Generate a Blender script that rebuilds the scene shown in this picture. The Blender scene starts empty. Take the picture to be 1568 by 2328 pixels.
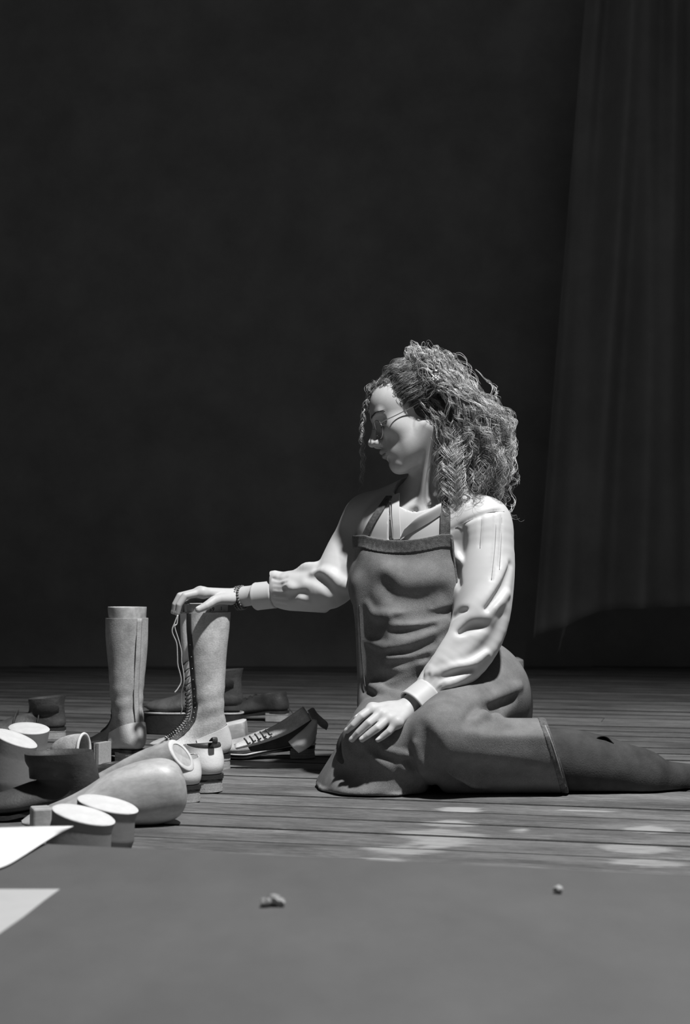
import bpy, bmesh, math, random
import numpy as np
from mathutils import Vector, Matrix
random.seed(7); np.random.seed(7)
SC = bpy.context.scene
COL = SC.collection

# ------------------------------------------------------------------ camera
FPX, CX, CY, YH, CAMH = 3500.0, 784.0, 1164.0, 1300.0, 0.5
PITCH = math.atan((YH - CY) / FPX)
cam_d = bpy.data.cameras.new('camera')
cam_d.sensor_fit = 'VERTICAL'; cam_d.sensor_height = 36.0
cam_d.lens = FPX / 2328.0 * 36.0
cam_d.clip_start = 0.05; cam_d.clip_end = 100
cam_d.dof.use_dof = True; cam_d.dof.focus_distance = 3.62; cam_d.dof.aperture_fstop = 5.0
cam = bpy.data.objects.new('camera', cam_d)
cam.location = (0, 0, CAMH); cam.rotation_euler = (math.pi / 2 + PITCH, 0, 0)
COL.objects.link(cam); SC.camera = cam

# ------------------------------------------------------------------ world, lamps, exposure
W = bpy.data.worlds.new('world'); SC.world = W; W.use_nodes = True
bg = W.node_tree.nodes['Background']
bg.inputs['Color'].default_value = (1, 1, 1, 1); bg.inputs['Strength'].default_value = 0.032
SC.view_settings.view_transform = 'Standard'; SC.view_settings.look = 'None'
SC.view_settings.exposure = 0.0; SC.view_settings.gamma = 1.0
SC.view_settings.use_curve_mapping = False

def spot(name, loc, aim, energy, size_deg, blend, radius):
    d = bpy.data.lights.new(name, 'SPOT'); d.energy = energy
    d.spot_size = math.radians(size_deg); d.spot_blend = blend; d.shadow_soft_size = radius
    o = bpy.data.objects.new(name, d); o.location = loc
    o.rotation_euler = (Vector(aim) - Vector(loc)).to_track_quat('-Z', 'Y').to_euler()
    COL.objects.link(o); return o
spot('stage_spotlight', (0.96, 2.20, 4.25), (0.35, 3.05, 0.0), 1230, 91, 0.85, 0.09)

# ------------------------------------------------------------------ pixel helpers (photo frame 1568 x 2328 -> metres)
def ray(px, py):
    v = -(py - CY) / FPX; u = (px - CX) / FPX
    c, s = math.cos(PITCH), math.sin(PITCH)
    return np.array([u, c - s * v, s + c * v])
def P(px, py, Y):
    d = ray(px, py); return np.array([0, 0, CAMH]) + d * (Y / d[1])
def G(px, py, z=0.0):
    d = ray(px, py); return np.array([0, 0, CAMH]) + d * ((z - CAMH) / d[2])

# ------------------------------------------------------------------ materials
def lin(s):
    s = s / 255.0
    return s / 12.92 if s <= 0.04045 else ((s + 0.055) / 1.055) ** 2.4
MATS = {}
def mat(name, base, rough=0.6, var=0.0, vscale=20, stretch=(1, 1, 1), bump=0.0, bscale=200, spec=0.4, detail=4, metal=0.0, sheen=0.0, bstretch=None, speck=0.0):
    """grey procedural material: base albedo, soft noise variation, fine noise relief"""
    if name in MATS: return MATS[name]
    m = bpy.data.materials.new(name); m.use_nodes = True; MATS[name] = m
    nt = m.node_tree; N = nt.nodes; L = nt.links
    b = N['Principled BSDF']
    b.inputs['Roughness'].default_value = rough; b.inputs['Specular IOR Level'].default_value = spec
    b.inputs['Metallic'].default_value = metal
    if sheen: b.inputs['Sheen Weight'].default_value = sheen
    b.inputs['Base Color'].default_value = (base, base, base, 1)
    tc = N.new('ShaderNodeTexCoord')
    if var > 0:
        mp = N.new('ShaderNodeMapping'); mp.inputs['Scale'].default_value = stretch
        nz = N.new('ShaderNodeTexNoise'); nz.inputs['Scale'].default_value = vscale; nz.inputs['Detail'].default_value = detail
        nz.inputs['Roughness'].default_value = 0.65
        cr = N.new('ShaderNodeValToRGB')
        lo, hi = base * (1 - var), base * (1 + var)
        cr.color_ramp.elements[0].position = 0.32; cr.color_ramp.elements[1].position = 0.68
        cr.color_ramp.elements[0].color = (lo, lo, lo, 1); cr.color_ramp.elements[1].color = (hi, hi, hi, 1)
        L.new(tc.outputs['Object'], mp.inputs['Vector']); L.new(mp.outputs['Vector'], nz.inputs['Vector'])
        L.new(nz.outputs['Fac'], cr.inputs['Fac'])
        out = cr.outputs['Color']
        if speck > 0:
            n2 = N.new('ShaderNodeTexNoise'); n2.inputs['Scale'].default_value = bscale; n2.inputs['Detail'].default_value = 2
            if bstretch:
                m2 = N.new('ShaderNodeMapping'); m2.inputs['Scale'].default_value = bstretch
                L.new(tc.outputs['Object'], m2.inputs['Vector']); L.new(m2.outputs['Vector'], n2.inputs['Vector'])
            else: L.new(tc.outputs['Object'], n2.inputs['Vector'])
            mr = N.new('ShaderNodeMapRange'); mr.inputs['From Min'].default_value = 0.3; mr.inputs['From Max'].default_value = 0.7
            mr.inputs['To Min'].default_value = 1 - speck; mr.inputs['To Max'].default_value = 1 + speck
            L.new(n2.outputs['Fac'], mr.inputs['Value'])
            mx = N.new('ShaderNodeVectorMath'); mx.operation = 'SCALE'
            L.new(out, mx.inputs[0]); L.new(mr.outputs['Result'], mx.inputs['Scale']); out = mx.outputs['Vector']
        L.new(out, b.inputs['Base Color'])
    if bump > 0:
        nb = N.new('ShaderNodeTexNoise'); nb.inputs['Scale'].default_value = bscale; nb.inputs['Detail'].default_value = 3
        if bstretch:
            m2 = N.new('ShaderNodeMapping'); m2.inputs['Scale'].default_value = bstretch
            L.new(tc.outputs['Object'], m2.inputs['Vector']); L.new(m2.outputs['Vector'], nb.inputs['Vector'])
        else: L.new(tc.outputs['Object'], nb.inputs['Vector'])
        bp = N.new('ShaderNodeBump'); bp.inputs['Strength'].default_value = bump; bp.inputs['Distance'].default_value = 0.002
        L.new(nb.outputs['Fac'], bp.inputs['Height']); L.new(bp.outputs['Normal'], b.inputs['Normal'])
    return m

# ------------------------------------------------------------------ object helpers
def link(o, parent=None):
    COL.objects.link(o)
    if parent is not None: o.parent = parent
    return o
def tag(o, label=None, cat=None, group=None, kind=None):
    if label: o['label'] = label
    if cat: o['category'] = cat
    if group: o['group'] = group
    if kind: o['kind'] = kind
    return o
def thing(name, label, cat, loc=(0, 0, 0), rotz=0.0, group=None, rot=None):
    o = bpy.data.objects.new(name, None); o.empty_display_size = 0.05
    o.location = loc; o.rotation_euler = rot if rot else (0, 0, rotz)
    tag(o, label, cat, group); return link(o)
def mesh(name, V, F, m, parent=None, smooth=True, loc=None, sharp=None):
    me = bpy.data.meshes.new(name)
    V = np.asarray(V, dtype=np.float64)
    if isinstance(F, np.ndarray) and F.ndim == 2:
        n, k = F.shape
        me.vertices.add(len(V)); me.vertices.foreach_set('co', V.ravel().astype(np.float32))
        me.loops.add(n * k); me.loops.foreach_set('vertex_index', F.ravel().astype(np.int32))
        me.polygons.add(n); me.polygons.foreach_set('loop_start', np.arange(0, n * k, k, dtype=np.int32))
        me.update(calc_edges=True)
    else:
        me.from_pydata([tuple(v) for v in V], [], [tuple(int(i) for i in f) for f in F]); me.update()
    for mm in (m if isinstance(m, (list, tuple)) else [m]): me.materials.append(mm)
    if smooth: me.polygons.foreach_set('use_smooth', np.ones(len(me.polygons), dtype=bool))
    if sharp is not None: me.set_sharp_from_angle(angle=math.radians(sharp))
    o = bpy.data.objects.new(name, me)
    if loc is not None: o.location = loc
    return link(o, parent)

def spline(pts, n):
    """Catmull-Rom resample of a list of k-dim points to n samples"""
    p = np.asarray(pts, dtype=float)
    if p.ndim == 1: p = p[:, None]
    q = np.vstack([2 * p[0] - p[1], p, 2 * p[-1] - p[-2]])
    t = np.linspace(0, len(p) - 1 - 1e-9, n); i = t.astype(int); f = (t - i)[:, None]
    a, b, c, d = q[i], q[i + 1], q[i + 2], q[i + 3]
    return 0.5 * (2 * b + (c - a) * f + (2 * a - 5 * b + 4 * c - d) * f ** 2 + (3 * b - a - 3 * c + d) * f ** 3)

def grid_faces(n, m, wrap=True):
    F = []
    for i in range(n - 1):
        for j in range(m if wrap else m - 1):
            F.append((i * m + j, i * m + (j + 1) % m, (i + 1) * m + (j + 1) % m, (i + 1) * m + j))
    return F
def tube(path, rad, m=8, cap=True):
    """verts, faces of a tube along path (n,3); rad scalar, list or (n,2)"""
    p = np.asarray(path, dtype=float); n = len(p)
    r = np.asarray(rad, dtype=float)
    if r.ndim == 0: r = np.full((n, 2), float(r))
    elif r.ndim == 1: r = np.stack([r, r], 1)
    t = np.gradient(p, axis=0); t /= np.linalg.norm(t, axis=1)[:, None] + 1e-12
    up = np.array([0, 0, 1.0]) if abs(t[0][2]) < 0.9 else np.array([1.0, 0, 0])
    nrm = np.cross(t[0], up); nrm /= np.linalg.norm(nrm); V = []
    for i in range(n):
        nrm = nrm - t[i] * nrm.dot(t[i]); nrm /= np.linalg.norm(nrm) + 1e-12
        bi = np.cross(t[i], nrm)
        for j in range(m):
            a = 2 * math.pi * j / m
            V.append(p[i] + nrm * math.cos(a) * r[i][0] + bi * math.sin(a) * r[i][1])
    F = grid_faces(n, m)
    if cap: F.append(tuple(range(m))[::-1]); F.append(tuple((n - 1) * m + j for j in range(m)))
    return np.array(V), F
def merge(parts):
    V, F, k = [], [], 0
    for v, f in parts:
        V.append(np.asarray(v, dtype=float)); F += [tuple(i + k for i in q) for q in f]; k += len(v)
    return np.vstack(V), F
def box(c, h, R=None):
    s = np.array([(x, y, z) for x in (-1, 1) for y in (-1, 1) for z in (-1, 1)], dtype=float) * np.asarray(h)
    if R is not None: s = s @ np.asarray(R).T
    return s + np.asarray(c), [(0, 1, 3, 2), (4, 6, 7, 5), (0, 4, 5, 1), (2, 3, 7, 6), (0, 2, 6, 4), (1, 5, 7, 3)]
def bevel(o, w, seg=2):
    bm = bmesh.new(); bm.from_mesh(o.data)
    bmesh.ops.bevel(bm, geom=bm.edges[:], offset=w, segments=seg, affect='EDGES', profile=0.5)
    bm.to_mesh(o.data); bm.free(); return o
def noise1(x, seed=0, oct=3):
    """cheap smooth 1-d noise"""
    x = np.asarray(x, dtype=float); r = 0
    rs = np.random.RandomState(seed)
    for k in range(oct):
        r = r + np.sin(x * (1.0 + rs.rand()) * 2 ** k + rs.rand() * 6.28) / 1.6 ** k
    return r / 2
# ================================================================== the setting
PM = 0.25                                   # planks run to the right and towards the camera
PA = -math.atan(PM)                         # their yaw
def plank_material():
    m = bpy.data.materials.new('weathered_plank'); m.use_nodes = True
    nt = m.node_tree; N = nt.nodes; L = nt.links; b = N['Principled BSDF']
    b.inputs['Roughness'].default_value = 0.5; b.inputs['Specular IOR Level'].default_value = 0.35
    tc = N.new('ShaderNodeTexCoord'); oi = N.new('ShaderNodeObjectInfo')
    add = N.new('ShaderNodeVectorMath'); add.operation = 'ADD'
    sc = N.new('ShaderNodeVectorMath'); sc.operation = 'SCALE'; sc.inputs['Scale'].default_value = 37.0
    cmb = N.new('ShaderNodeCombineXYZ')
    for k in range(3): L.new(oi.outputs['Random'], cmb.inputs[k])
    L.new(cmb.outputs[0], sc.inputs[0]); L.new(tc.outputs['Object'], add.inputs[0]); L.new(sc.outputs[0], add.inputs[1])
    def noise(scale, stretch, detail=5, rough=0.6):
        mp = N.new('ShaderNodeMapping'); mp.inputs['Scale'].default_value = stretch
        nz = N.new('ShaderNodeTexNoise'); nz.inputs['Scale'].default_value = scale; nz.inputs['Detail'].default_value = detail
        nz.inputs['Roughness'].default_value = rough
        L.new(add.outputs[0], mp.inputs['Vector']); L.new(mp.outputs['Vector'], nz.inputs['Vector']); return nz
    grain = noise(9, (1.2, 22, 22), 6, 0.7)
    blot = noise(3.2, (1.0, 3.0, 1.0), 4, 0.6)
    worn = noise(1.0, (1.5, 5.0, 1.0), 3, 0.55)
    def ramp(src, p0, p1, c0, c1):
        r = N.new('ShaderNodeValToRGB'); r.color_ramp.elements[0].position = p0; r.color_ramp.elements[1].position = p1
        r.color_ramp.elements[0].color = (c0, c0, c0, 1); r.color_ramp.elements[1].color = (c1, c1, c1, 1)
        L.new(src, r.inputs['Fac']); return r
    rg = ramp(grain.outputs['Fac'], 0.33, 0.70, 0.075, 0.25)
    rb = ramp(blot.outputs['Fac'], 0.32, 0.68, 0.62, 1.35)
    mul = N.new('ShaderNodeMix'); mul.data_type = 'RGBA'; mul.blend_type = 'MULTIPLY'; mul.inputs['Factor'].default_value = 1.0
    L.new(rg.outputs['Color'], mul.inputs['A']); L.new(rb.outputs['Color'], mul.inputs['B'])
    fine = noise(26, (2.2, 16, 16), 4, 0.75); rf = ramp(fine.outputs['Fac'], 0.30, 0.70, 0.62, 1.38)
    mu2 = N.new('ShaderNodeMix'); mu2.data_type = 'RGBA'; mu2.blend_type = 'MULTIPLY'; mu2.inputs['Factor'].default_value = 1.0
    L.new(mul.outputs['Result'], mu2.inputs['A']); L.new(rf.outputs['Color'], mu2.inputs['B']); mul = mu2
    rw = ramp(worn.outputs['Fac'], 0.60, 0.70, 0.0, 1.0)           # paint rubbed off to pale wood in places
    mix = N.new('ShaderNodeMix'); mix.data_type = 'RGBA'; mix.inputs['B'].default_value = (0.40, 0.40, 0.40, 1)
    at = N.new('ShaderNodeAttribute'); at.attribute_name = 'pale_patch'
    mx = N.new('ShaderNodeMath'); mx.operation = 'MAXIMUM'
    wv = N.new('ShaderNodeMath'); wv.operation = 'MULTIPLY_ADD'    # pale patches keep a ragged, grain-following outline
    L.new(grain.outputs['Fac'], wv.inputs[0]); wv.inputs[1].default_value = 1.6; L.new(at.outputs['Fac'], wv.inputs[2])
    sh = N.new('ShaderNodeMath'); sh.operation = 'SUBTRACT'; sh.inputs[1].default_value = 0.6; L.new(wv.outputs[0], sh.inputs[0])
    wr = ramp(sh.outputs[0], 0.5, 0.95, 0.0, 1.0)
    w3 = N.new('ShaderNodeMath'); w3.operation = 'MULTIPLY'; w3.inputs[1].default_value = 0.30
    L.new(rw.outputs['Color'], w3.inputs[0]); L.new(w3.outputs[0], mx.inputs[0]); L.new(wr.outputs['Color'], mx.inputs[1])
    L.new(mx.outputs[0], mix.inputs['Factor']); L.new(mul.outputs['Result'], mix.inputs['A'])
    tone = N.new('ShaderNodeMapRange'); tone.inputs['To Min'].default_value = 0.8; tone.inputs['To Max'].default_value = 1.2
    L.new(oi.outputs['Random'], tone.inputs['Value'])
    fin = N.new('ShaderNodeVectorMath'); fin.operation = 'SCALE'
    L.new(mix.outputs['Result'], fin.inputs[0]); L.new(tone.outputs['Result'], fin.inputs['Scale'])
    L.new(fin.outputs['Vector'], b.inputs['Base Color'])
    bp = N.new('ShaderNodeBump'); bp.inputs['Strength'].default_value = 0.5; bp.inputs['Distance'].default_value = 0.002
    L.new(grain.outputs['Fac'], bp.inputs['Height']); L.new(bp.outputs['Normal'], b.inputs['Normal'])
    return m
M_PLANK = plank_material()
M_GRIME = mat('dirt_in_plank_joint', 0.022, 0.9, 0.5, 60)
M_SUB = mat('dark_subfloor', 0.012, 0.9)
ca, sa = math.cos(PA), math.sin(PA)
floor = mesh('floor', *box((0, 4.2, -0.035), (7.0, 5.0, 0.012)), M_SUB, smooth=False)
tag(floor, 'weathered grey plank stage floor with dark gaps', kind='structure')
PWID = 0.145
# pale patches laid over the plank colour: (photo pixel of the centre, half length, half width)
PALE_PATCHES = [(1020, 1873, .085, .045), (1000, 1897, .140, .055), (1045, 1840, .070, .040), (1000, 1915, .080, .045), (912, 1932, .110, .050), (1445, 1927, .100, .055), (1475, 1886, .070, .045),
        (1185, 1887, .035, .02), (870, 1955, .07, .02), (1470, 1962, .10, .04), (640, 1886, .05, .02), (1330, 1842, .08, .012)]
PATCH_PTS = [(G(a, b), c, d) for a, b, c, d in PALE_PATCHES]
def plank(yoff, x0, x1, w, seed):
    rs = np.random.RandomState(seed)
    near = yoff < 4.3
    nx = int((x1 - x0) / (0.02 if near else 0.25)) + 2
    xs = np.linspace(x0, x1, nx)
    h = w / 2 - 0.0035 - 0.0022 * rs.rand()
    prof = [(-h, -0.022), (-h, -0.004), (-h + .004, -0.0006), (-h * .6, -.0001), (-h * .2, .0), (h * .2, .0), (h * .6, -.0001), (h - .004, -.0006), (h, -.004), (h, -.022)]
    dz = rs.uniform(-.0014, .0006); wob = noise1(xs * 3, seed) * 0.0007; tilt = rs.uniform(-.012, .012)
    V = []
    for i, x in enumerate(xs):
        for (y, z) in prof:
            V.append((x, y + wob[i] * (1 if abs(y) > h * .9 else 0), z + dz + y * tilt))
    k = len(prof); F = grid_faces(nx, k)
    F.append(tuple(range(k))[::-1]); F.append(tuple((nx - 1) * k + j for j in range(k)))
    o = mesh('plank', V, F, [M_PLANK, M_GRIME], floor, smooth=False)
    idx = np.zeros(len(F), dtype=np.int32)
    for fi in range((nx - 1) * k):
        if fi % k in (0, 1, 7, 8, 9): idx[fi] = 1
    o.data.polygons.foreach_set('material_index', idx)
    cy_ = yoff
    o.location = (-sa * 0 + 0, cy_, 0); o.rotation_euler = (0, 0, PA)
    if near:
        a = o.data.attributes.new('pale_patch', 'FLOAT', 'POINT'); Vw = np.array(V)
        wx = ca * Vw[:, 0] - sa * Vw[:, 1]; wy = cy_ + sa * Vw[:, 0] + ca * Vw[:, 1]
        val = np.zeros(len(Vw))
        for c, l, d in PATCH_PTS:
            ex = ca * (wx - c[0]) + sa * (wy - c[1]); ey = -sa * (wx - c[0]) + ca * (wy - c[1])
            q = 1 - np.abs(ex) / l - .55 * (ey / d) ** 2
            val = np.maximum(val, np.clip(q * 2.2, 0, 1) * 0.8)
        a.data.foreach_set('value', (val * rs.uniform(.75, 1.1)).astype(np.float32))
    return o
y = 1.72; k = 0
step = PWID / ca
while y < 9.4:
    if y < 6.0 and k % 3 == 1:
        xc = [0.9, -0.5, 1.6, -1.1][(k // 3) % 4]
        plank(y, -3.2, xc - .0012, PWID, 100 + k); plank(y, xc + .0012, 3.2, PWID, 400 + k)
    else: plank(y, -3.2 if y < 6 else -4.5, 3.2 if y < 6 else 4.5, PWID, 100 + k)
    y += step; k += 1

# low grey painted platform in front, its far edge parallel to the planks
M_PLAT = mat('grey_painted_platform', 0.092, 0.6, 0.10, 7, bump=0.15, bscale=90, detail=5, stretch=(1, .5, 1))
PZ = 0.08
eL, eR = G(-400, 1893, PZ), G(2000, 2011, PZ); dE = (eR - eL) / (eR[0] - eL[0])
eL, eR = eL - dE * 2.2, eR + dE * 2.2
Vp = [(eL[0], -0.9), (eR[0], -0.9), tuple(eR[:2]), tuple(eL[:2])]
V = [(a, b, PZ) for a, b in Vp] + [(a, b, 0.002) for a, b in Vp]
plat = mesh('stage_platform', V, [(0, 1, 2, 3), (7, 6, 5, 4), (0, 4, 5, 1), (1, 5, 6, 2), (2, 6, 7, 3), (3, 7, 4, 0)], M_PLAT, smooth=False)
bevel(plat, 0.003, 2); tag(plat, 'low plain grey platform in front of the plank floor', 'platform')

# black back wall and drape
M_BLACK = mat('dull_dark_wall', 0.33, 0.95, 0.15, 3, spec=0.1)
wb = mesh('wall_back', *box((0, 8.25, 3.0), (8.0, 0.05, 3.2)), M_BLACK, smooth=False); tag(wb, 'plain dark back wall of the stage', kind='structure')
M_DRAPE = mat('dark_drape', 0.33, 0.9, 0.10, 4, bump=0.3, bscale=90, spec=0.1, sheen=0.2)
def hanging_cloth():
    YD = 7.6; nx, nz = 110, 70; V = []
    # lower edge in the photo: rises from a corner to the right
    edge = [(1215, 1452), (1245, 1440), (1300, 1418), (1360, 1392), (1420, 1383), (1500, 1380), (1620, 1378), (1760, 1384)]
    ex = np.array([P(a, b, YD)[0] for a, b in edge]); ez = np.array([P(a, b, YD)[2] for a, b in edge])
    for side in (0, 1):
        for j in range(nz):
            t = j / (nz - 1)
            for i in range(nx):
                s = i / (nx - 1); x = ex[0] + (ex[-1] - ex[0]) * s
                zb = np.interp(x, ex, ez); zt = 3.6
                z = zb + (zt - zb) * t
                xx = x + 0.30 * t * (1 - s) ** 1.5                # gathers up to the right
                yy = YD + 0.12 * math.sin(9 * s + 2.2 * t) * (0.5 + 0.5 * t) + 0.05 * math.sin(23 * s - 3 * t + 1) + 0.03 * math.sin(41 * s + 1.5 * t)
                V.append((xx, yy + side * 0.004, z))
    F = grid_faces(nz, nx, False); k = nx * nz
    F2 = [tuple(q + k for q in f[::-1]) for f in F]
    rim = [i for i in range(nx)] + [j * nx + nx - 1 for j in range(1, nz)] + [(nz - 1) * nx + i for i in range(nx - 2, -1, -1)] + [j * nx for j in range(nz - 2, 0, -1)]
    F3 = [(rim[i], rim[i - 1], rim[i - 1] + k, rim[i] + k) for i in range(len(rim))]
    return V, F + F2 + F3
dr = mesh('stage_drape', *hanging_cloth(), M_DRAPE); tag(dr, 'dark hanging cloth with a raised hem behind the woman', 'drape')
t1 = mesh('loose_thread', *tube(spline([P(1281, 1425, 7.59), P(1276, 1450, 7.59), P(1270, 1480, 7.59)], 8), 0.0012, 5), M_DRAPE, dr)
t1 = mesh('loose_thread', *tube(spline([P(1287, 1420, 7.58), P(1282, 1436, 7.58), P(1279, 1450, 7.58)], 8), 0.0012, 5), M_DRAPE, dr)
# ================================================================== leather, wood and footwear builders
M_LEATHER = mat('pale_suede', 0.50, 0.75, 0.34, 15, bump=0.25, bscale=260, detail=6, speck=0.12, spec=0.2)
M_LEATHER_D = mat('suede_dull', 0.40, 0.75, 0.32, 14, bump=0.25, bscale=260, detail=6, speck=0.1, spec=0.2)
M_COUNTER = mat('bare_heel_leather', 0.74, 0.5, 0.06, 30, bump=0.2, bscale=300)
M_BLACKL = mat('black_leather', 0.055, 0.55, 0.3, 20, bump=0.3, bscale=180, spec=0.35)
M_DARKL = mat('dark_leather', 0.05, 0.5, 0.35, 18, bump=0.4, bscale=200, spec=0.4)
M_MIDL = mat('greased_leather', 0.085, 0.42, 0.4, 16, bump=0.5, bscale=150, spec=0.5)
M_HEEL = mat('stacked_heel_leather', 0.40, 0.75, 0.12, 160, bump=0.3, bscale=500, speck=0.12)
M_BAND = mat('black_rand', 0.015, 0.5)
M_SOLE = mat('dark_sole', 0.03, 0.6, 0.2, 60, bump=0.3)
M_WELT = mat('pale_welt', 0.66, 0.6, 0.1, 60)
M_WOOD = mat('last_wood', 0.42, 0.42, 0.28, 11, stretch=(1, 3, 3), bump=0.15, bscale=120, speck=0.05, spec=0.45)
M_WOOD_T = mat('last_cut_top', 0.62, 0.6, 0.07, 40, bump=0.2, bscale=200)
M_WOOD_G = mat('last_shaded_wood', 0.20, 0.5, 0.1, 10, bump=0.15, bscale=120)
M_LACE = mat('cotton_lace', 0.62, 0.8, 0.1, 300, bump=0.5, bscale=900)
M_LACE_D = mat('dark_lace', 0.03, 0.6)
M_METAL = mat('nickel_metal', 0.55, 0.28, metal=1.0)
M_INK = mat('black_ink', 0.02, 0.7)
M_BROWN = mat('scuffed_board', 0.16, 0.8, 0.3, 40)

def loft(st, n=40, m=36, pw=2.2, flat=0.0):
    """st rows: bx bz fx fz halfwidth [skew]: the back/bottom and the front/top point of each station in the side plane"""
    st = np.array([list(r) + [0.0] * (6 - len(r)) for r in st], dtype=float)
    s = spline(st, n); V = []
    for i in range(n):
        B = np.array([s[i, 0], 0, s[i, 1]]); Ft = np.array([s[i, 2], 0, s[i, 3]]); w = max(s[i, 4], 0.0005); sk = s[i, 5]
        c = (B + Ft) / 2; a = (Ft - B) / 2
        for j in range(m):
            th = 2 * math.pi * j / m
            cc, ss = math.cos(th), math.sin(th); e = 2 / pw
            u = math.copysign(abs(cc) ** e, cc); v = math.copysign(abs(ss) ** e, ss)
            v *= 1 - sk * u                    # skew > 0 : wider on the back/bottom side
            V.append(c + a * u + np.array([0, w * v, 0]))
    F = grid_faces(n, m); F.append(tuple(range(m))[::-1]); F.append(tuple((n - 1) * m + j for j in range(m)))
    return np.array(V), F
def vnormals(V, F):
    N = np.zeros_like(V)
    for f in F:
        a, b, c = V[f[0]], V[f[1]], V[f[2]]; nn = np.cross(b - a, c - a)
        for i in f: N[i] += nn
    N /= (np.linalg.norm(N, axis=1)[:, None] + 1e-12)
    if ((V - V.mean(0)) * N).sum() < 0: N = -N
    return N
def cut_shell(V, F, off, thick, planes):
    """an offset copy of a skin, cut by planes (point, outward normal): a patch such as a heel counter"""
    bm = bmesh.new()
    nv = vnormals(V, F)
    vs = [bm.verts.new(tuple(p + q * off)) for p, q in zip(V, nv)]
    for f in F:
        try: bm.faces.new([vs[i] for i in f])
        except ValueError: pass
    for co, no in planes:
        bmesh.ops.bisect_plane(bm, geom=bm.verts[:] + bm.edges[:] + bm.faces[:], dist=1e-6, plane_co=co, plane_no=no, clear_outer=True)
    bm.normal_update()
    bmesh.ops.solidify(bm, geom=bm.faces[:], thickness=thick)
    me = bpy.data.meshes.new('patch'); bm.to_mesh(me); bm.free(); return me
def from_me(name, me, m, parent, smooth=True, sharp=40):
    me.name = name; me.materials.append(m)
    if smooth:
        me.polygons.foreach_set('use_smooth', np.ones(len(me.polygons), dtype=bool)); me.set_sharp_from_angle(angle=math.radians(sharp))
    return link(bpy.data.objects.new(name, me), parent)
def slab(outline, z0, z1, dz=None):
    """extrude a plan outline (k,2); dz(x) lifts the whole slab"""
    o = np.asarray(outline, dtype=float); k = len(o); lift = np.array([dz(x) if dz else 0 for x in o[:, 0]])
    V = [(a, b, z0 + l) for (a, b), l in zip(o, lift)] + [(a, b, z1 + l) for (a, b), l in zip(o, lift)]
    F = [(i, (i + 1) % k, k + (i + 1) % k, k + i) for i in range(k)] + [tuple(range(k))[::-1], tuple(range(k, 2 * k))]
    return np.array(V), F
def foot_outline(L, wb, wh, n=40, grow=0.0, x0=0.0):
    """plan of a sole: heel at x0, toe at x0+L"""
    top = spline([(0, 0), (.02 * L, wh * .62), (.10 * L, wh), (.28 * L, wh * .93), (.45 * L, wh * .9), (.65 * L, wb * .98), (.78 * L, wb * .95), (.9 * L, wb * .68), (.97 * L, wb * .35), (L, 0)], n)
    o = np.vstack([top, (top * np.array([1, -1]))[1:-1][::-1]])
    c = np.array([L / 2, 0]); d = o - c; d *= 1 + grow / np.maximum(np.linalg.norm(d, axis=1), 1e-6)[:, None]
    return d + c + np.array([x0, 0])
def heel_outline(wh, ln, n=16, x0=0.0):
    p = [(ln, -wh)] + [(wh * 1.0 - wh * math.cos(a) * 1.0, wh * math.sin(a)) for a in np.linspace(-math.pi / 2, math.pi / 2, n)] + [(ln, wh)]
    return np.array([(a + x0, b) for a, b in p])
def lettering(name, text, size, loc, rot, m, parent):
    c = bpy.data.curves.new(name, 'FONT'); c.body = text; c.size = size; c.extrude = 0.0002
    tmp = bpy.data.objects.new(name, c); me = bpy.data.meshes.new_from_object(tmp)
    bpy.data.objects.remove(tmp); bpy.data.curves.remove(c); me.materials.append(m); me.name = name
    o = bpy.data.objects.new(name, me); o.location = loc; o.rotation_euler = rot
    return link(o, parent)

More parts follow.
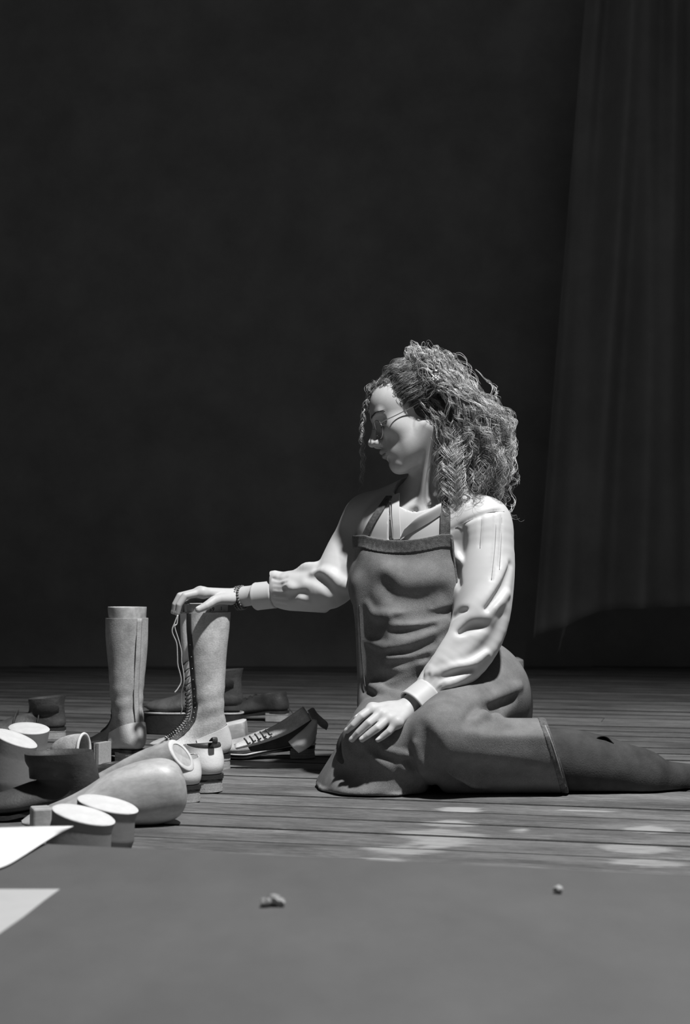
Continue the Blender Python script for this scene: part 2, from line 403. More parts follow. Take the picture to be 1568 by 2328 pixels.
# ------------------------------------------------------------------ tall boot
TALL = [  # shaft top down to the heel, then along the foot
    (.005, .398, .1255, .398, .056), (.008, .35, .124, .35, .055), (.013, .30, .119, .30, .053), (.018, .24, .112, .24, .049), (.021, .19, .107, .19, .045),
    (.020, .155, .106, .160, .041), (.013, .120, .112, .136, .038, .05), (.004, .088, .124, .118, .036, .1), (.0005, .062, .138, .104, .034, .15),
    (.012, .044, .152, .094, .033, .2), (.055, .036, .164, .086, .034, .2), (.105, .030, .178, .078, .038, .2), (.150, .020, .194, .070, .043, .22),
    (.190, .014, .212, .062, .046, .22), (.222, .013, .236, .054, .042, .2), (.252, .017, .258, .044, .032, .15), (.272, .026, .273, .032, .012)]
def tall_boot(name, label, loc, yaw, upper, scale=1.0, laced=False, seam=False, group=None):
    t = thing(name, label, 'boot', loc, yaw, group); t.scale = (scale,) * 3
    V, F = loft(TALL, 64, 44, 2.25)
    # soft sag and wrinkles in the ankle
    z = V[:, 2]; w = np.exp(-((z - .17) / .06) ** 2) * (V[:, 0] < .13)
    nrm = vnormals(V, F); V = V + nrm * (0.0013 * np.sin(z * 150 + V[:, 0] * 40 + np.sin(V[:, 1] * 60)) * w + 0.0010 * np.sin(z * 33 + V[:, 1] * 50) )[:, None]
    up = mesh('upper', V, F, upper, t, sharp=60)
    # heel counter of bare pale leather
    n1 = np.array([.36, 0, 1.0]); n1 /= np.linalg.norm(n1)
    me = cut_shell(V, F, .0022, .0016, [((.0, 0, .118), tuple(n1)), ((.090, 0, 0), (1, 0, -.18)), ((0, 0, .041), (0, 0, -1))])
    from_me('heel_counter', me, M_COUNTER, t)
    # sole, rand and stacked heel
    lift = lambda x: .026 * (1 - min(1, max(0, (x - .06) / .13))) + .006 * max(0, (x - .2) / .07) ** 2
    mesh('sole', *slab(foot_outline(.272, .045, .0345, 36, .0, .001), .004, .0125, lift), M_SOLE, t, sharp=40)
    hl = thing_part_heel(t, .034, .072, .0, .030)
    if seam:
        pts = [p for p in spline([(.0055, .398), (.0125, .30), (.0205, .19), (.013, .12), (.003, .088)], 40)]
        path = np.array([(p[0] - .001, 0, p[1]) for p in pts])
        Vs, Fs = tube(path, np.full((40, 2), .0012) * np.array([7.0, 1.0]), 8); mesh('back_seam_strip', Vs, Fs, upper, t)
        off = np.array([0.002, .0085, 0]); mesh('seam_groove', *tube(path + off, .0011, 6), M_BAND, t)
        mesh('seam_groove', *tube(path + np.array([0.002, -.0085, 0]), .0011, 6), M_BAND, t)
    # facing strips and throat down the front
    fr = spline([(.1270, .396), (.125, .34), (.1195, .28), (.113, .225), (.1085, .185), (.1085, .158), (.1145, .134), (.126, .116), (.142, .1015), (.158, .090), (.172, .082)], 60)
    hw = np.interp(np.linspace(0, 1, 60), [0, .45, 1], [.020, .016, .012])
    tg = np.gradient(fr, axis=0); tg /= np.linalg.norm(tg, axis=1)[:, None]; out = np.stack([-tg[:, 1], tg[:, 0]], 1)
    out = np.where(out[:, :1] < 0, -out, out)
    rise = .0085 if laced else .001; tongue = []
    for i in range(60):
        for s in np.linspace(-1, 1, 9):
            h_ = rise * (1 - s * s * .55) - .004 * s * s
            tongue.append((fr[i, 0] + out[i, 0] * h_, s * hw[i] * .86, fr[i, 1] + out[i, 1] * h_))
    mesh('tongue', tongue, grid_faces(60, 9, False), M_COUNTER if laced else M_BLACKL, t)
    for sd in (-1, 1):
        pth = np.array([(fr[i, 0] - .0065, sd * (hw[i] + .004), fr[i, 1] - .001) for i in range(60)])
        idx = np.argmin(((V[:, None, :] - pth[None]) ** 2).sum(2), axis=0); nn = nrm[idx]
        pth = pth + nn * ((V[idx] - pth) * nn).sum(1)[:, None]
        tt = np.gradient(pth, axis=0); tt /= np.linalg.norm(tt, axis=1)[:, None]; bb_ = np.cross(tt, nn); bb_ /= np.linalg.norm(bb_, axis=1)[:, None]
        Vr = []
        for i in range(60):
            for a_, h_ in ((-.0068, -.002), (-.0066, .0022), (0, .0026), (.0066, .0022), (.0068, -.002)): Vr.append(pth[i] + bb_[i] * a_ + nn[i] * h_)
        Fr = grid_faces(60, 5); Fr += [tuple(range(5))[::-1], tuple(59 * 5 + j for j in range(5))]
        fs = mesh('facing', Vr, Fr, M_BLACKL, t, sharp=50)
        if laced:
            ys = [tube(np.array([pth[i] + nn[i] * .001, pth[i] + nn[i] * .0036]), .0014, 8) for i in range(8, 58, 3)]
            tag(mesh('eyelets', *merge(ys), M_METAL, fs), kind='stuff')
    if laced:
        cr = []
        for k, i in enumerate(range(12, 57, 2)):
            for s_ in (-1, 1):
                c0 = np.array([fr[i, 0] + out[i, 0] * .001, s_ * hw[i] * .95, fr[i, 1] + out[i, 1] * .001]); c1 = np.array([fr[i + 1, 0] + out[i + 1, 0] * .0098, s_ * hw[i] * .25, fr[i + 1, 1] + out[i + 1, 1] * .0098])
                cr.append(tube(spline([c0, (c0 + c1) / 2 + np.array([out[i, 0] * .003, s_ * .001, out[i, 1] * .003]), c1, c1 * np.array([1, -.2, 1])], 10), .0014, 6))
        tag(mesh('lacing', *merge(cr), M_LACE_D, t), kind='stuff')
    return t, V, F
def thing_part_heel(t, wh, ln, x0, hz, layers=4, band=False):
    hl = None
    for k in range(layers):
        z0 = .001 + hz * k / layers; z1 = .001 + hz * (k + 1) / layers - .0004
        g = .0006 * ((k * 7) % 3)
        o = mesh('heel' if hl is None else 'heel_lift', *slab(heel_outline(wh - g, ln, 16, x0 + g), z0, z1), M_BAND if (band and k == layers - 1) else M_HEEL, t if hl is None else hl, sharp=40)
        if hl is None: hl = o
    return hl
def leg_last(name, label, loc, yaw, h0, h1, scale, wood=M_WOOD):
    """the top of a wooden boot last standing inside a shaft"""
    st = [(.016, h0, .112, h0, .043), (.012, (h0 + h1) / 2, .118, (h0 + h1) / 2, .047), (.010, h1 - .002, .121, h1 - .002, .0505), (.012, h1, .119, h1, .049)]
    t = thing(name, label, 'boot last', loc, yaw); t.scale = (scale,) * 3
    V, F = loft(st, 20, 40, 2.2); o = mesh('wooden_block', V, F[:-1], wood, t, sharp=40)
    k = len(V); mesh('cut_top', V[-40:] + np.array([0, 0, .0004]), [tuple(range(40))], M_WOOD_T, t, smooth=False)
    return t

# tall boot that the hand rests on, toe towards the left front
YB = math.atan2(-.48, -.877)
locB = G(521, 1746); locB[2] = 0
def rotz(a): return np.array([[math.cos(a), -math.sin(a), 0], [math.sin(a), math.cos(a), 0], [0, 0, 1.0]])
bootB, VB, FB = tall_boot('tall_boot', 'tall pale suede boot with front lacing, touched by the woman\'s hand', locB, YB, M_LEATHER, 1.0, laced=True)
lastB = leg_last('boot_last', 'wooden boot last stamped 59 inside the laced boot under the hand', locB, YB, .33, .418, 1.0)
# loose lace ends hanging from the top of that boot
inv = rotz(YB)
for pts, nm in (([(404, 1398), (396, 1418), (391, 1436), (401, 1462), (403, 1490), (404, 1512), (410, 1535), (411, 1552), (403, 1567), (397, 1574)], 0),
            ([(404, 1398), (402, 1418), (397, 1425), (406, 1455), (412, 1480), (413, 1505), (417, 1530), (418, 1552), (413, 1572), (412, 1600), (414, 1612), (411, 1622)], 1)):
    Yl = 3.80
    w = spline([P(a, b, Yl + .05 * min(1, max(0, (b - 1560) / 60)) * nm) for a, b in pts], 60)
    loc_ = (w - np.array(locB)) @ inv
    Vt, Ft = tube(loc_, np.full((60, 2), .0012) * np.array([2.3, 1.0]), 8)
    lace = mesh('hanging_lace', Vt, Ft, M_LACE, bootB)
# stamped number on the last
def stamp(txt, px, py, size, parent, origin, yaw, Y):
    w = P(px, py, Y)
    l = (np.array(w) - np.array(origin)) @ rotz(yaw)
    return l
nb = lettering('stamped_number', '59', .0150, (0, 0, 0), (math.pi / 2, 0, 0), M_INK, lastB)
sd = 1
nb.location = (.080, .0512, .4012); nb.rotation_euler = (math.pi / 2, 0, math.pi)
n2 = lettering('stamped_number', '1', .013, (0, 0, 0), (math.pi / 2, 0, math.pi), M_INK, lastB); n2.location = (.049, .0500, .4035)

# second tall boot, seen from behind
YA = math.atan2(.74, -.672)
locA = G(318, 1738); locA[2] = 0
bootA, VA, FA = tall_boot('tall_boot', 'tall pale suede boot standing alone, its back seam and pale heel showing', locA, YA, M_LEATHER_D, .95, seam=True)
leg_last('boot_last', 'wooden boot last poking out of the tall boot that stands alone', locA, YA, .33, .427, .95)

# ------------------------------------------------------------------ wooden shoe lasts
LAST = [  # heel end to toe, back/bottom point then top point: an upright cone above the heel
    (.000, .030, .004, .036, .006), (.003, .014, .002, .060, .024), (.012, .006, .004, .085, .032, -.0), (.030, .003, .012, .097, .034, .1),
    (.055, .004, .050, .0985, .033, .2), (.080, .010, .088, .097, .031, .25), (.105, .014, .118, .088, .034, .2), (.140, .010, .148, .066, .042, .15),
    (.180, .004, .182, .050, .046, .1), (.215, .004, .216, .040, .042), (.245, .010, .245, .030, .030), (.262, .017, .262, .022, .008)]
LAST_R = [(-.004, .052, -.003, .058, .005), (-.001, .030, .002, .080, .026), (.010, .012, .012, .098, .040), (.030, .003, .034, .107, .046), (.058, .001, .064, .106, .046, .1),
          (.090, .004, .098, .098, .043, .15), (.120, .008, .128, .086, .042, .15), (.150, .008, .156, .068, .044, .1), (.185, .006, .187, .052, .044, .05), (.215, .006, .216, .041, .040), (.245, .012, .245, .030, .028), (.262, .018, .262, .022, .008)]
def shoe_last(name, label, loc, rot, wood=M_WOOD, scale=1.0, cut=((.05, 0, .088), (-.12, 0, 1.0)), group=None, top=M_WOOD_T, st=LAST):
    t = thing(name, label, 'shoe last', loc, 0, group, rot=rot); t.scale = (scale,) * 3
    V, F = loft(st, 48, 40, 2.2)
    bm = bmesh.new(); vs = [bm.verts.new(tuple(v)) for v in V]
    for f in F: bm.faces.new([vs[i] for i in f])
    co, no = cut; no = Vector(no).normalized()
    r = bmesh.ops.bisect_plane(bm, geom=bm.verts[:] + bm.edges[:] + bm.faces[:], dist=1e-6, plane_co=co, plane_no=no, clear_outer=True)
    ed = [e for e in r['geom_cut'] if isinstance(e, bmesh.types.BMEdge)]
    vv = list({v for e in ed for v in e.verts}); c = sum((v.co for v in vv), Vector()) / max(1, len(vv))
    ax = no.orthogonal().normalized(); ay = no.cross(ax)
    vv.sort(key=lambda v: math.atan2((v.co - c).dot(ay), (v.co - c).dot(ax)))
    ring = np.array([tuple(v.co) for v in vv])
    bm.faces.new(vv) if len(vv) > 2 else None
    me = bpy.data.meshes.new('last_body'); bmesh.ops.recalc_face_normals(bm, faces=bm.faces[:]); bm.to_mesh(me); bm.free()
    from_me('last_body', me, wood, t, sharp=50)
    if len(ring) < 3: return t
    # pale sawn top, a chamfered disc standing a hair proud of the wood
    cn = np.array(c); nn = np.array(no); k = len(ring)
    r1 = ring + nn * .0006; r2 = cn + (ring - cn) * .955 + nn * .0028; r3 = cn + (ring - cn) * .5 + nn * .003
    Vt = np.vstack([ring - nn * .0005, r1, r2, r3, (cn + nn * .003)[None]])
    Ft = grid_faces(4, k) + [(3 * k + i, 3 * k + (i + 1) % k, 4 * k) for i in range(k)]
    mesh('sawn_top', Vt, Ft, top, t, sharp=50)
    return t
# ------------------------------------------------------------------ low shoes
LOW = [(.010, .098, .095, .088, .033), (.008, .085, .104, .084, .035), (.002, .066, .118, .084, .036, .1), (.000, .048, .134, .080, .036, .15), (.012, .034, .150, .075, .035, .2),
       (.055, .031, .164, .070, .036, .2), (.105, .026, .180, .064, .040, .2), (.150, .018, .196, .058, .045, .22), (.190, .013, .214, .053, .047, .22),
       (.222, .013, .238, .048, .044, .2), (.254, .017, .262, .042, .033, .15), (.276, .028, .278, .032, .012)]
ANKLE = [(.000, .135, .118, .125, .052), (.004, .12, .118, .116, .049), (.006, .10, .116, .105, .044)] + [LOW[2]] + LOW[3:]
WIDE = [(.020, .138, .160, .134, .058), (.016, .120, .158, .118, .055), (.010, .10, .150, .104, .048), (.003, .07, .142, .092, .04, .1)] + LOW[3:]
def shoe(name, label, loc, yaw, upper, st=LOW, scale=1.0, rot=None, counter=None, sole=M_SOLE, welt=None, heel_h=.028, band=False, laces=0, lace_m=None, thick=0.0, collar=None, strap=False, group=None, cat='shoe'):
    t = thing(name, label, cat, loc, yaw, group, rot=rot); t.scale = (scale,) * 3
    V, F = loft(st, 52, 36, 2.3); V[:, 2] += thick
    nrm = vnormals(V, F)
    # open top: drop the cap and sink a dark inside
    body = mesh('upper', V, F[:-2] + [F[-1]], upper, t, sharp=60)
    m = 36; ring = V[:m]; c = ring.mean(0); inn = []
    for k, (sc_, dz) in enumerate(((1.0, 0), (.93, 0), (.88, -.02), (.85, -.05), (.5, -.055))): inn.append(c + (ring - c) * sc_ + np.array([0, 0, dz]))
    mesh('lining', np.vstack(inn), grid_faces(5, m) + [tuple(4 * m + j for j in range(m))], M_BLACKL, t)
    if counter is not None:
        top = V[:m, 2].max() - .002
        n1 = np.array([-.1, 0, 1.0]); n1 /= np.linalg.norm(n1)
        me = cut_shell(V, F, .0016, .0012, [((.0, 0, .088 + thick), tuple(n1)), ((.085, 0, 0), (1, 0, -.1)), ((0, 0, .038 + thick), (0, 0, -1))])
        from_me('heel_counter', me, counter, t)
    if collar is not None:
        mesh('collar', *tube(np.vstack([ring, ring[:1]]) + np.array([0, 0, -.004]), np.full((m + 1, 2), .0026) * np.array([1, 2.6]), 8, cap=False), collar, t)
        loop = spline([(.006, 0, .092), (-.008, 0, .102), (-.006, 0, .112), (.008, 0, .104)], 14) + np.array([0, 0, thick])
        mesh('pull_loop', *tube(loop, np.full((14, 2), .0012) * np.array([5, 1]), 8), collar, t)
    lift = lambda x: .024 * (1 - min(1, max(0, (x - .06) / .13))) + .006 * max(0, (x - .2) / .07) ** 2
    so = foot_outline(.278, .046, .035, 36, .0005, .0)
    if thick > 0:
        mesh('sole', *slab(so, .001, .012 + thick, lambda x: 0), sole, t, sharp=40)
    else:
        mesh('sole', *slab(so, .003, .0115, lift), sole, t, sharp=40)
        thing_part_heel(t, .0345, .068, .0, heel_h, 4, band)
    if welt is not None:
        k = len(so); wl = np.array([(a, b, .0135 + (thick if thick > 0 else lift(a))) for a, b in np.vstack([so, so[:1]])])
        mesh('welt', *tube(wl, .0026, 8, cap=False), welt, t)
    if laces:
        rows = []
        for k in range(laces):
            f = .1 + .8 * k / max(1, laces - 1); x = .110 + .072 * f; zt = .0865 - .024 * f + thick
            a = np.array([x, -.019, zt - .004]); b = np.array([x + .006, .019, zt - .005])
            mesh('lace', *tube(spline([a, (a + b) / 2 + np.array([0, 0, .007]), b], 12), .0021, 7), lace_m or M_LACE_D, t)
    if strap:
        for xs, zt in ((.075, .09), (.15, .078)):
            th = np.linspace(-1.2, 1.2, 20); pth = np.array([(xs + .01 * abs(a), .043 * math.sin(a), .02 + thick + (zt - .02) * math.cos(a) * 1.06) for a in th])
            mesh('strap', *tube(pth, np.full((20, 2), .003) * np.array([4, 1]), 8), M_BLACKL, t)
    return t
def sheet(rows, nu, nv, thick):
    """leather or paper patch through a grid of (px, py, Y) rows"""
    C = np.array([[P(*q) for q in r] for r in rows]); a, b, _ = C.shape
    A = np.stack([spline(C[:, j], nu) for j in range(b)], 1)
    S = np.stack([spline(A[i], nv) for i in range(nu)], 0).reshape(-1, 3)
    F = grid_faces(nu, nv, False); N = vnormals(S, F)
    V = np.vstack([S, S - N * thick]); k = nu * nv
    rim = list(range(nv)) + [i * nv + nv - 1 for i in range(1, nu)] + [(nu - 1) * nv + j for j in range(nv - 2, -1, -1)] + [i * nv for i in range(nu - 2, 0, -1)]
    F = F + [tuple(q + k for q in f[::-1]) for f in F] + [(rim[i], rim[i - 1], rim[i - 1] + k, rim[i] + k) for i in range(len(rim))]
    return V, F
def at(px, py, z=0.0):
    g = G(px, py, z); return (g[0], g[1], z)
def world_part(name, VF, m, parent, **kw):
    """mesh given in world coordinates, parented to a placed empty"""
    bpy.context.view_layer.update()
    mi = np.array(parent.matrix_world.inverted()); V = np.asarray(VF[0], dtype=float)
    V = V @ mi[:3, :3].T + mi[:3, 3]; return mesh(name, V, VF[1], m, parent, **kw)

# low work boot with its shaft folded open, right of the laced boot
tb = shoe('work_boot', 'low laced boot with its leather shaft flopped open beside the woman', at(716, 1722), math.pi + .06, M_LEATHER_D, LOW, .98, sole=M_SOLE, welt=M_WELT, counter=M_COUNTER, laces=0, cat='boot')
YS = 3.98
q = world_part('quarter_flap', sheet([[(532, 1692, YS - .03), (585, 1668, YS - .04), (638, 1640, YS - .05), (689, 1606, YS - .05)],
                                  [(534, 1700, YS - .06), (592, 1683, YS - .07), (650, 1658, YS - .075), (700, 1622, YS - .07)],
                                  [(538, 1704, YS - .05), (596, 1690, YS - .062), (655, 1668, YS - .065), (708, 1636, YS - .06)]], 14, 26, .003), M_LEATHER, tb)
for k, (a, b) in enumerate([(560, 1683), (572, 1678), (584, 1673), (596, 1668), (609, 1663)]):
    c = P(a, b + 1, YS - .075); world_part('lace', tube(spline([c + np.array([-.006, 0, .006]), c + np.array([.0, -.005, .0]), c + np.array([.004, -.004, -.007]), c + np.array([.01, 0, -.005])], 10), .0022, 6), M_LACE_D, tb)
world_part('quarter_flap', sheet([[(655, 1686, YS - .055), (672, 1672, YS - .06), (692, 1655, YS - .05), (712, 1634, YS - .03)],
                              [(664, 1698, YS - .065), (684, 1690, YS - .07), (704, 1672, YS - .06), (721, 1640, YS - .04)],
                              [(679, 1712, YS - .055), (694, 1704, YS - .06), (712, 1690, YS - .05), (720, 1668, YS - .03)]], 12, 20, .003), M_COUNTER, tb)
world_part('pull_tab', sheet([[(700, 1614, YS - .02), (712, 1609, YS), (722, 1622, YS + .02), (744, 1642, YS + .03)],
                          [(706, 1628, YS - .03), (716, 1626, YS - .01), (728, 1640, YS + .01), (746, 1650, YS + .03)],
                          [(712, 1640, YS - .03), (720, 1640, YS - .01), (730, 1652, YS + .01), (742, 1660, YS + .03)]], 10, 16, .003), M_LEATHER_D, tb)
world_part('tongue', sheet([[(560, 1688, YS + .03), (610, 1672, YS + .02), (660, 1645, YS + .02), (705, 1618, YS + .01)],
                        [(565, 1700, YS + .03), (615, 1690, YS + .03), (665, 1668, YS + .03), (708, 1640, YS + .02)],
                        [(570, 1708, YS + .03), (620, 1704, YS + .03), (670, 1692, YS + .03), (706, 1672, YS + .02)]], 10, 18, .003), M_BLACKL, tb)

# big greased shoe in the dim behind the two tall boots
shoe('greased_boot', 'greased leather boot on a thick black sole behind the tall boots', at(552, 1668), math.pi - .1, M_MIDL, ANKLE, 1.12, thick=.044, welt=M_LEATHER, cat='boot')
# dim unlaced shoe on the floor further back
shoe('dark_shoe', 'unlit dark shoe with loose laces on the floor behind the work boot', at(655, 1640), math.pi - .35, M_DARKL, LOW, 1.0, laces=4)
mesh_l = mesh('loose_lace', *tube(spline([G(612, 1627) + np.array([0, 0, .04]), G(630, 1624) + np.array([0, 0, .036]), G(650, 1624) + np.array([0, 0, .03]), G(668, 1626) + np.array([0, 0, .002])], 20), .0016, 6), M_LACE_D)
tag(mesh_l, 'thin loose lace trailing off the unlit dark shoe', 'shoelace')
# pair of small shoes seen from behind
shoe('pale_shoe', 'pale shoe with dark collar and black-banded heel seen from behind', at(484, 1803), math.atan2(.86, -.5), M_LEATHER, LOW, 1.12, counter=M_COUNTER, collar=M_DARKL, band=True)
shoe('pale_shoe', 'pale shoe almost hidden behind the wooden lasts', at(434, 1826), math.atan2(.85, -.53), M_LEATHER, LOW, 1.05, counter=M_COUNTER, band=True)
# dark laced shoe lying in front of the back-seamed boot
shoe('oxford_shoe', 'dark low shoe with tangled laces in front of the boot standing alone', at(308, 1812), math.pi - .16, M_MIDL, LOW, .82, laces=5)
# strapped shoe at the far edge
shoe('strapped_boot', 'dim strapped ankle boot beside the black background', at(150, 1678), math.pi + .12, M_MIDL, ANKLE, .95, strap=True, cat='boot')
# black ankle boot
shoe('black_boot', 'black leather ankle boot standing behind the two upright lasts', at(232, 1858), math.pi + .10, M_BLACKL, WIDE, .98, cat='boot')

# ------------------------------------------------------------------ wooden lasts in view
g = G(412, 1876)
shoe_last('shoe_last', 'large pale wooden last lying on the planks, rounded heel end showing', (g[0] + .0, g[1] + .05, .0), (math.radians(-8), math.radians(2), math.pi + .30), scale=1.22, cut=((.05, 0, .2), (0, 0, 1.0)), st=LAST_R)
def cone_last(name, label, a, b, ra, rb, nrm, wood=M_WOOD, recess=True):
    """last seen along its cone: a tapering body from a to the sawn oval at b"""
    t = thing(name, label, 'shoe last', tuple(b))
    a, b = np.array(a) - np.array(b), np.zeros(3); n = 30; pth = spline([a, a * .72 + np.array([0, .0, .004]), a * .38 + np.array([0, 0, .006]), b], n)
    rr = np.stack([np.interp(np.linspace(0, 1, n), [0, .3, .75, 1], [ra[0], ra[0] * 1.15, rb[0] * .97, rb[0]]), np.interp(np.linspace(0, 1, n), [0, .3, .75, 1], [ra[1], ra[1] * 1.1, rb[1] * .95, rb[1]])], 1)
    V, F = tube(pth, rr, 36)
    nn = np.array(nrm, dtype=float); nn /= np.linalg.norm(nn)
    # shear the last third so that the end is sawn along nn
    ax = -a / np.linalg.norm(a); L = np.linalg.norm(a)
    for i in range(n):
        w = (i / (n - 1)) ** 2
        q = V[i * 36:(i + 1) * 36] - pth[i]
        along = -(q @ nn) / (ax @ nn); V[i * 36:(i + 1) * 36] += w * along[:, None] * ax
    mesh('last_body', V, F[:-1], wood, t, sharp=60)
    ring = V[-36:]; c = ring.mean(0)
    Vt = np.vstack([ring, ring + nn * .0012, c + (ring - c) * .95 + nn * .003, c + (ring - c) * .72 + nn * .003])
    if not recess:
        mesh('sawn_top', Vt, grid_faces(4, 36) + [tuple(range(108, 144))], M_WOOD_T, t, sharp=50); return t
    mesh('sawn_top', Vt, grid_faces(4, 36), M_WOOD_T, t, sharp=50)
    Vc = np.vstack([c + (ring - c) * .72 + nn * .003, c + (ring - c) * .70 + nn * .0015, (c + nn * .0015)[None]])
    mesh('top_recess', Vc, grid_faces(2, 36) + [(36 + i, 36 + (i + 1) % 36, 72) for i in range(36)], M_WOOD, t, sharp=50)
    return t
cone_last('shoe_last', 'wooden last with an oval sawn end tipped up, resting behind the large last', P(205, 1800, 3.26), P(411, 1718, 3.22), (.018, .026), (.027, .038), (.70, -.44, .56))
# two upright lasts in front, sawn tops tipped to the camera
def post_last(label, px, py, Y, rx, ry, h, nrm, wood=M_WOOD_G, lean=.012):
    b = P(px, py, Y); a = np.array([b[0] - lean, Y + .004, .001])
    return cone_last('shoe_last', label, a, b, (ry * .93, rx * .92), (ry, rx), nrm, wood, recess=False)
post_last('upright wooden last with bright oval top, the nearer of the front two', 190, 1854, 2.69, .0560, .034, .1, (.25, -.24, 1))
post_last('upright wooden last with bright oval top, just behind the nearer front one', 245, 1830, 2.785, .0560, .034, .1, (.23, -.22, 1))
# tall lasts at the edge behind the black boot
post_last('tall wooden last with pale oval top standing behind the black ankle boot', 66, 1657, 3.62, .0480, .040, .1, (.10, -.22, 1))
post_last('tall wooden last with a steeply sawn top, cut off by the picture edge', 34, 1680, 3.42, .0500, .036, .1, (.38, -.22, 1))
# round wooden last end behind the laced boot
shoe_last('shoe_last', 'pale wooden last whose blunt end shows behind the laced boot heel', (P(563, 1690, 4.30)[0], 4.30, 0.0), (math.radians(-6), math.radians(0), math.pi - .1), scale=1.05, cut=((.05, 0, .0725), (.25, 0, 1.0)))
# small wooden wedge by the platform edge
o = mesh('wood_offcut', *box((0, 0, 0), (.018, .022, .03)), M_WOOD, smooth=False); o.location = (P(93, 1862, 2.9)[0], 2.9, .0305); o.rotation_euler = (0, 0, .35); bevel(o, .004)
o.data.transform(Matrix.Shear('XZ', 4, (-.18, 0)) if False else Matrix.Identity(4))
tag(o, 'small pale wooden offcut beside the nearer upright last', 'offcut')
# slipper shell with a rounded opening
def slipper():
    t = thing('toe_cap', 'small pale moulded toe cap with an arched opening behind the black boot', 'toe cap', tuple(P(190, 1712, 3.72)))
    n, m = 26, 28; V = []
    for off in (0, .0045):
        for i in range(n):
            s = i / (n - 1); x = -.088 * (1 - s); r = (.040 - off) * (1 - (1 - s) ** 2.2) ** .6 + .002
            for j in range(m):
                a = math.pi * j / (m - 1)
                V.append((x + .0, -r * .62 * math.cos(a) - .012 * (1 - s), r * 1.02 * math.sin(a)))
    F = grid_faces(n, m, False); k = n * m
    F += [tuple(q + k for q in f[::-1]) for f in F]
    F += [((n - 1) * m + j, (n - 1) * m + j + 1, k + (n - 1) * m + j + 1, k + (n - 1) * m + j) for j in range(m - 1)]
    mesh('shell', V, F, M_LEATHER, t)
    rim = np.array([V[(n - 1) * m + j] for j in range(m)]); mesh('rim', *tube(rim, .0038, 8), M_COUNTER, t)
    t.rotation_euler = (0, 0, -.45); t.location.z = .068
    return t
slipper()
support = mesh('cork_block', *box((0, 0, 0), (.055, .035, .033)), M_BROWN, smooth=False); support.location = (P(150, 1700, 3.74)[0], 3.74, .0335); bevel(support, .004)
tag(support, 'scuffed dark block under the small moulded toe cap', 'block')
# loose stacked heel beside the back-seamed boot
def heel_block():
    t = thing('loose_heel', 'loose stacked leather heel beside the boot standing alone', 'heel', at(224, 1747), -.5)
    for k in range(5):
        mesh('heel_lift', *box((.016 - .0085 * k + .0, 0, .034), (.0039, .026 - .001 * (k % 2), .033)), M_HEEL if k < 2 else M_DARKL, t, smooth=False)
    return t
heel_block()

# ------------------------------------------------------------------ things on the grey platform and behind the woman
M_PAPER = mat('white_card', 0.72, 0.7, 0.03, 12)
def card(name, label, rows, th=.0012):
    V, F = sheet(rows, 12, 14, th); o = mesh(name, V, F, M_PAPER); return tag(o, label, 'card')
Yc = G(100, 1952, PZ)[1]
card('white_card', 'white card propped against the upright lasts on the platform edge',
     [[(-60, 1884, Yc + .16), (20, 1882, Yc + .16), (95, 1880, Yc + .16), (167, 1879, Yc + .15)],
      [(-60, 1930, Yc + .07), (0, 1925, Yc + .08), (55, 1915, Yc + .10), (118, 1905, Yc + .13)],
      [(a_, b_, G(a_, b_, PZ + .003)[1]) for a_, b_ in ((-60, 1990), (-20, 1980), (20, 1966), (60, 1942))]])
def flat(px, py): g_ = G(px, py, PZ + .0015); return g_
Vc = [flat(-70, 2021), flat(136, 2021), flat(100, 2047), flat(53, 2084), flat(-70, 2170)]
k = len(Vc); Vc = np.array(Vc); V = np.vstack([Vc, Vc - np.array([0, 0, .0012])])
o = mesh('white_card', V, [tuple(range(k)), tuple(range(k, 2 * k))[::-1]] + [(i, (i + 1) % k, k + (i + 1) % k, k + i)[::-1] for i in range(k)], mat('greyish_card', 0.42, 0.7, 0.05, 12), smooth=False)
tag(o, 'pale card lying flat on the grey platform', 'card')
M_CRUMB = mat('pale_crumb', 0.34, 0.8, 0.2, 90, bump=0.4)
def crumb(px, py, r, seed, label):
    rs = np.random.RandomState(seed); bm = bmesh.new(); bmesh.ops.create_icosphere(bm, subdivisions=2, radius=1.0)
    for v in bm.verts: v.co = Vector((v.co.x * r * 1.1, v.co.y * r, v.co.z * r * .85)) * (1 + .25 * math.sin(3 * v.co.x + seed) * math.cos(4 * v.co.y + 2 * v.co.z) + .06 * rs.randn())
    zmin = min(v.co.z for v in bm.verts); me = bpy.data.meshes.new('crumb'); bm.to_mesh(me); bm.free(); me.materials.append(M_CRUMB)
    o = bpy.data.objects.new('shaving_crumb', me); g_ = G(px, py, PZ); o.location = (g_[0], g_[1], PZ - zmin + .0002); link(o)
    return tag(o, label, 'crumb')
crumb(604, 2062, .0068, 1, 'crumb at one end of the three on the grey platform, towards the boots')
crumb(622, 2060, .0085, 2, 'tallest middle crumb of the three on the grey platform')
crumb(637, 2061, .0058, 3, 'crumb at one end of the three on the grey platform, towards the woman')
crumb(1268, 2031, .0058, 4, 'lone pale crumb on the grey platform below the woman\'s boot')
# upright wooden block glimpsed behind her hip
o = mesh('wooden_block', *box((0, 0, 0), (.075, .06, .118)), M_BROWN, smooth=False); o.location = (P(1131, 1520, 4.7)[0] - .0, 4.72, .1185); bevel(o, .006)
tag(o, 'dull upright wooden block glimpsed behind the woman\'s hip', 'block')
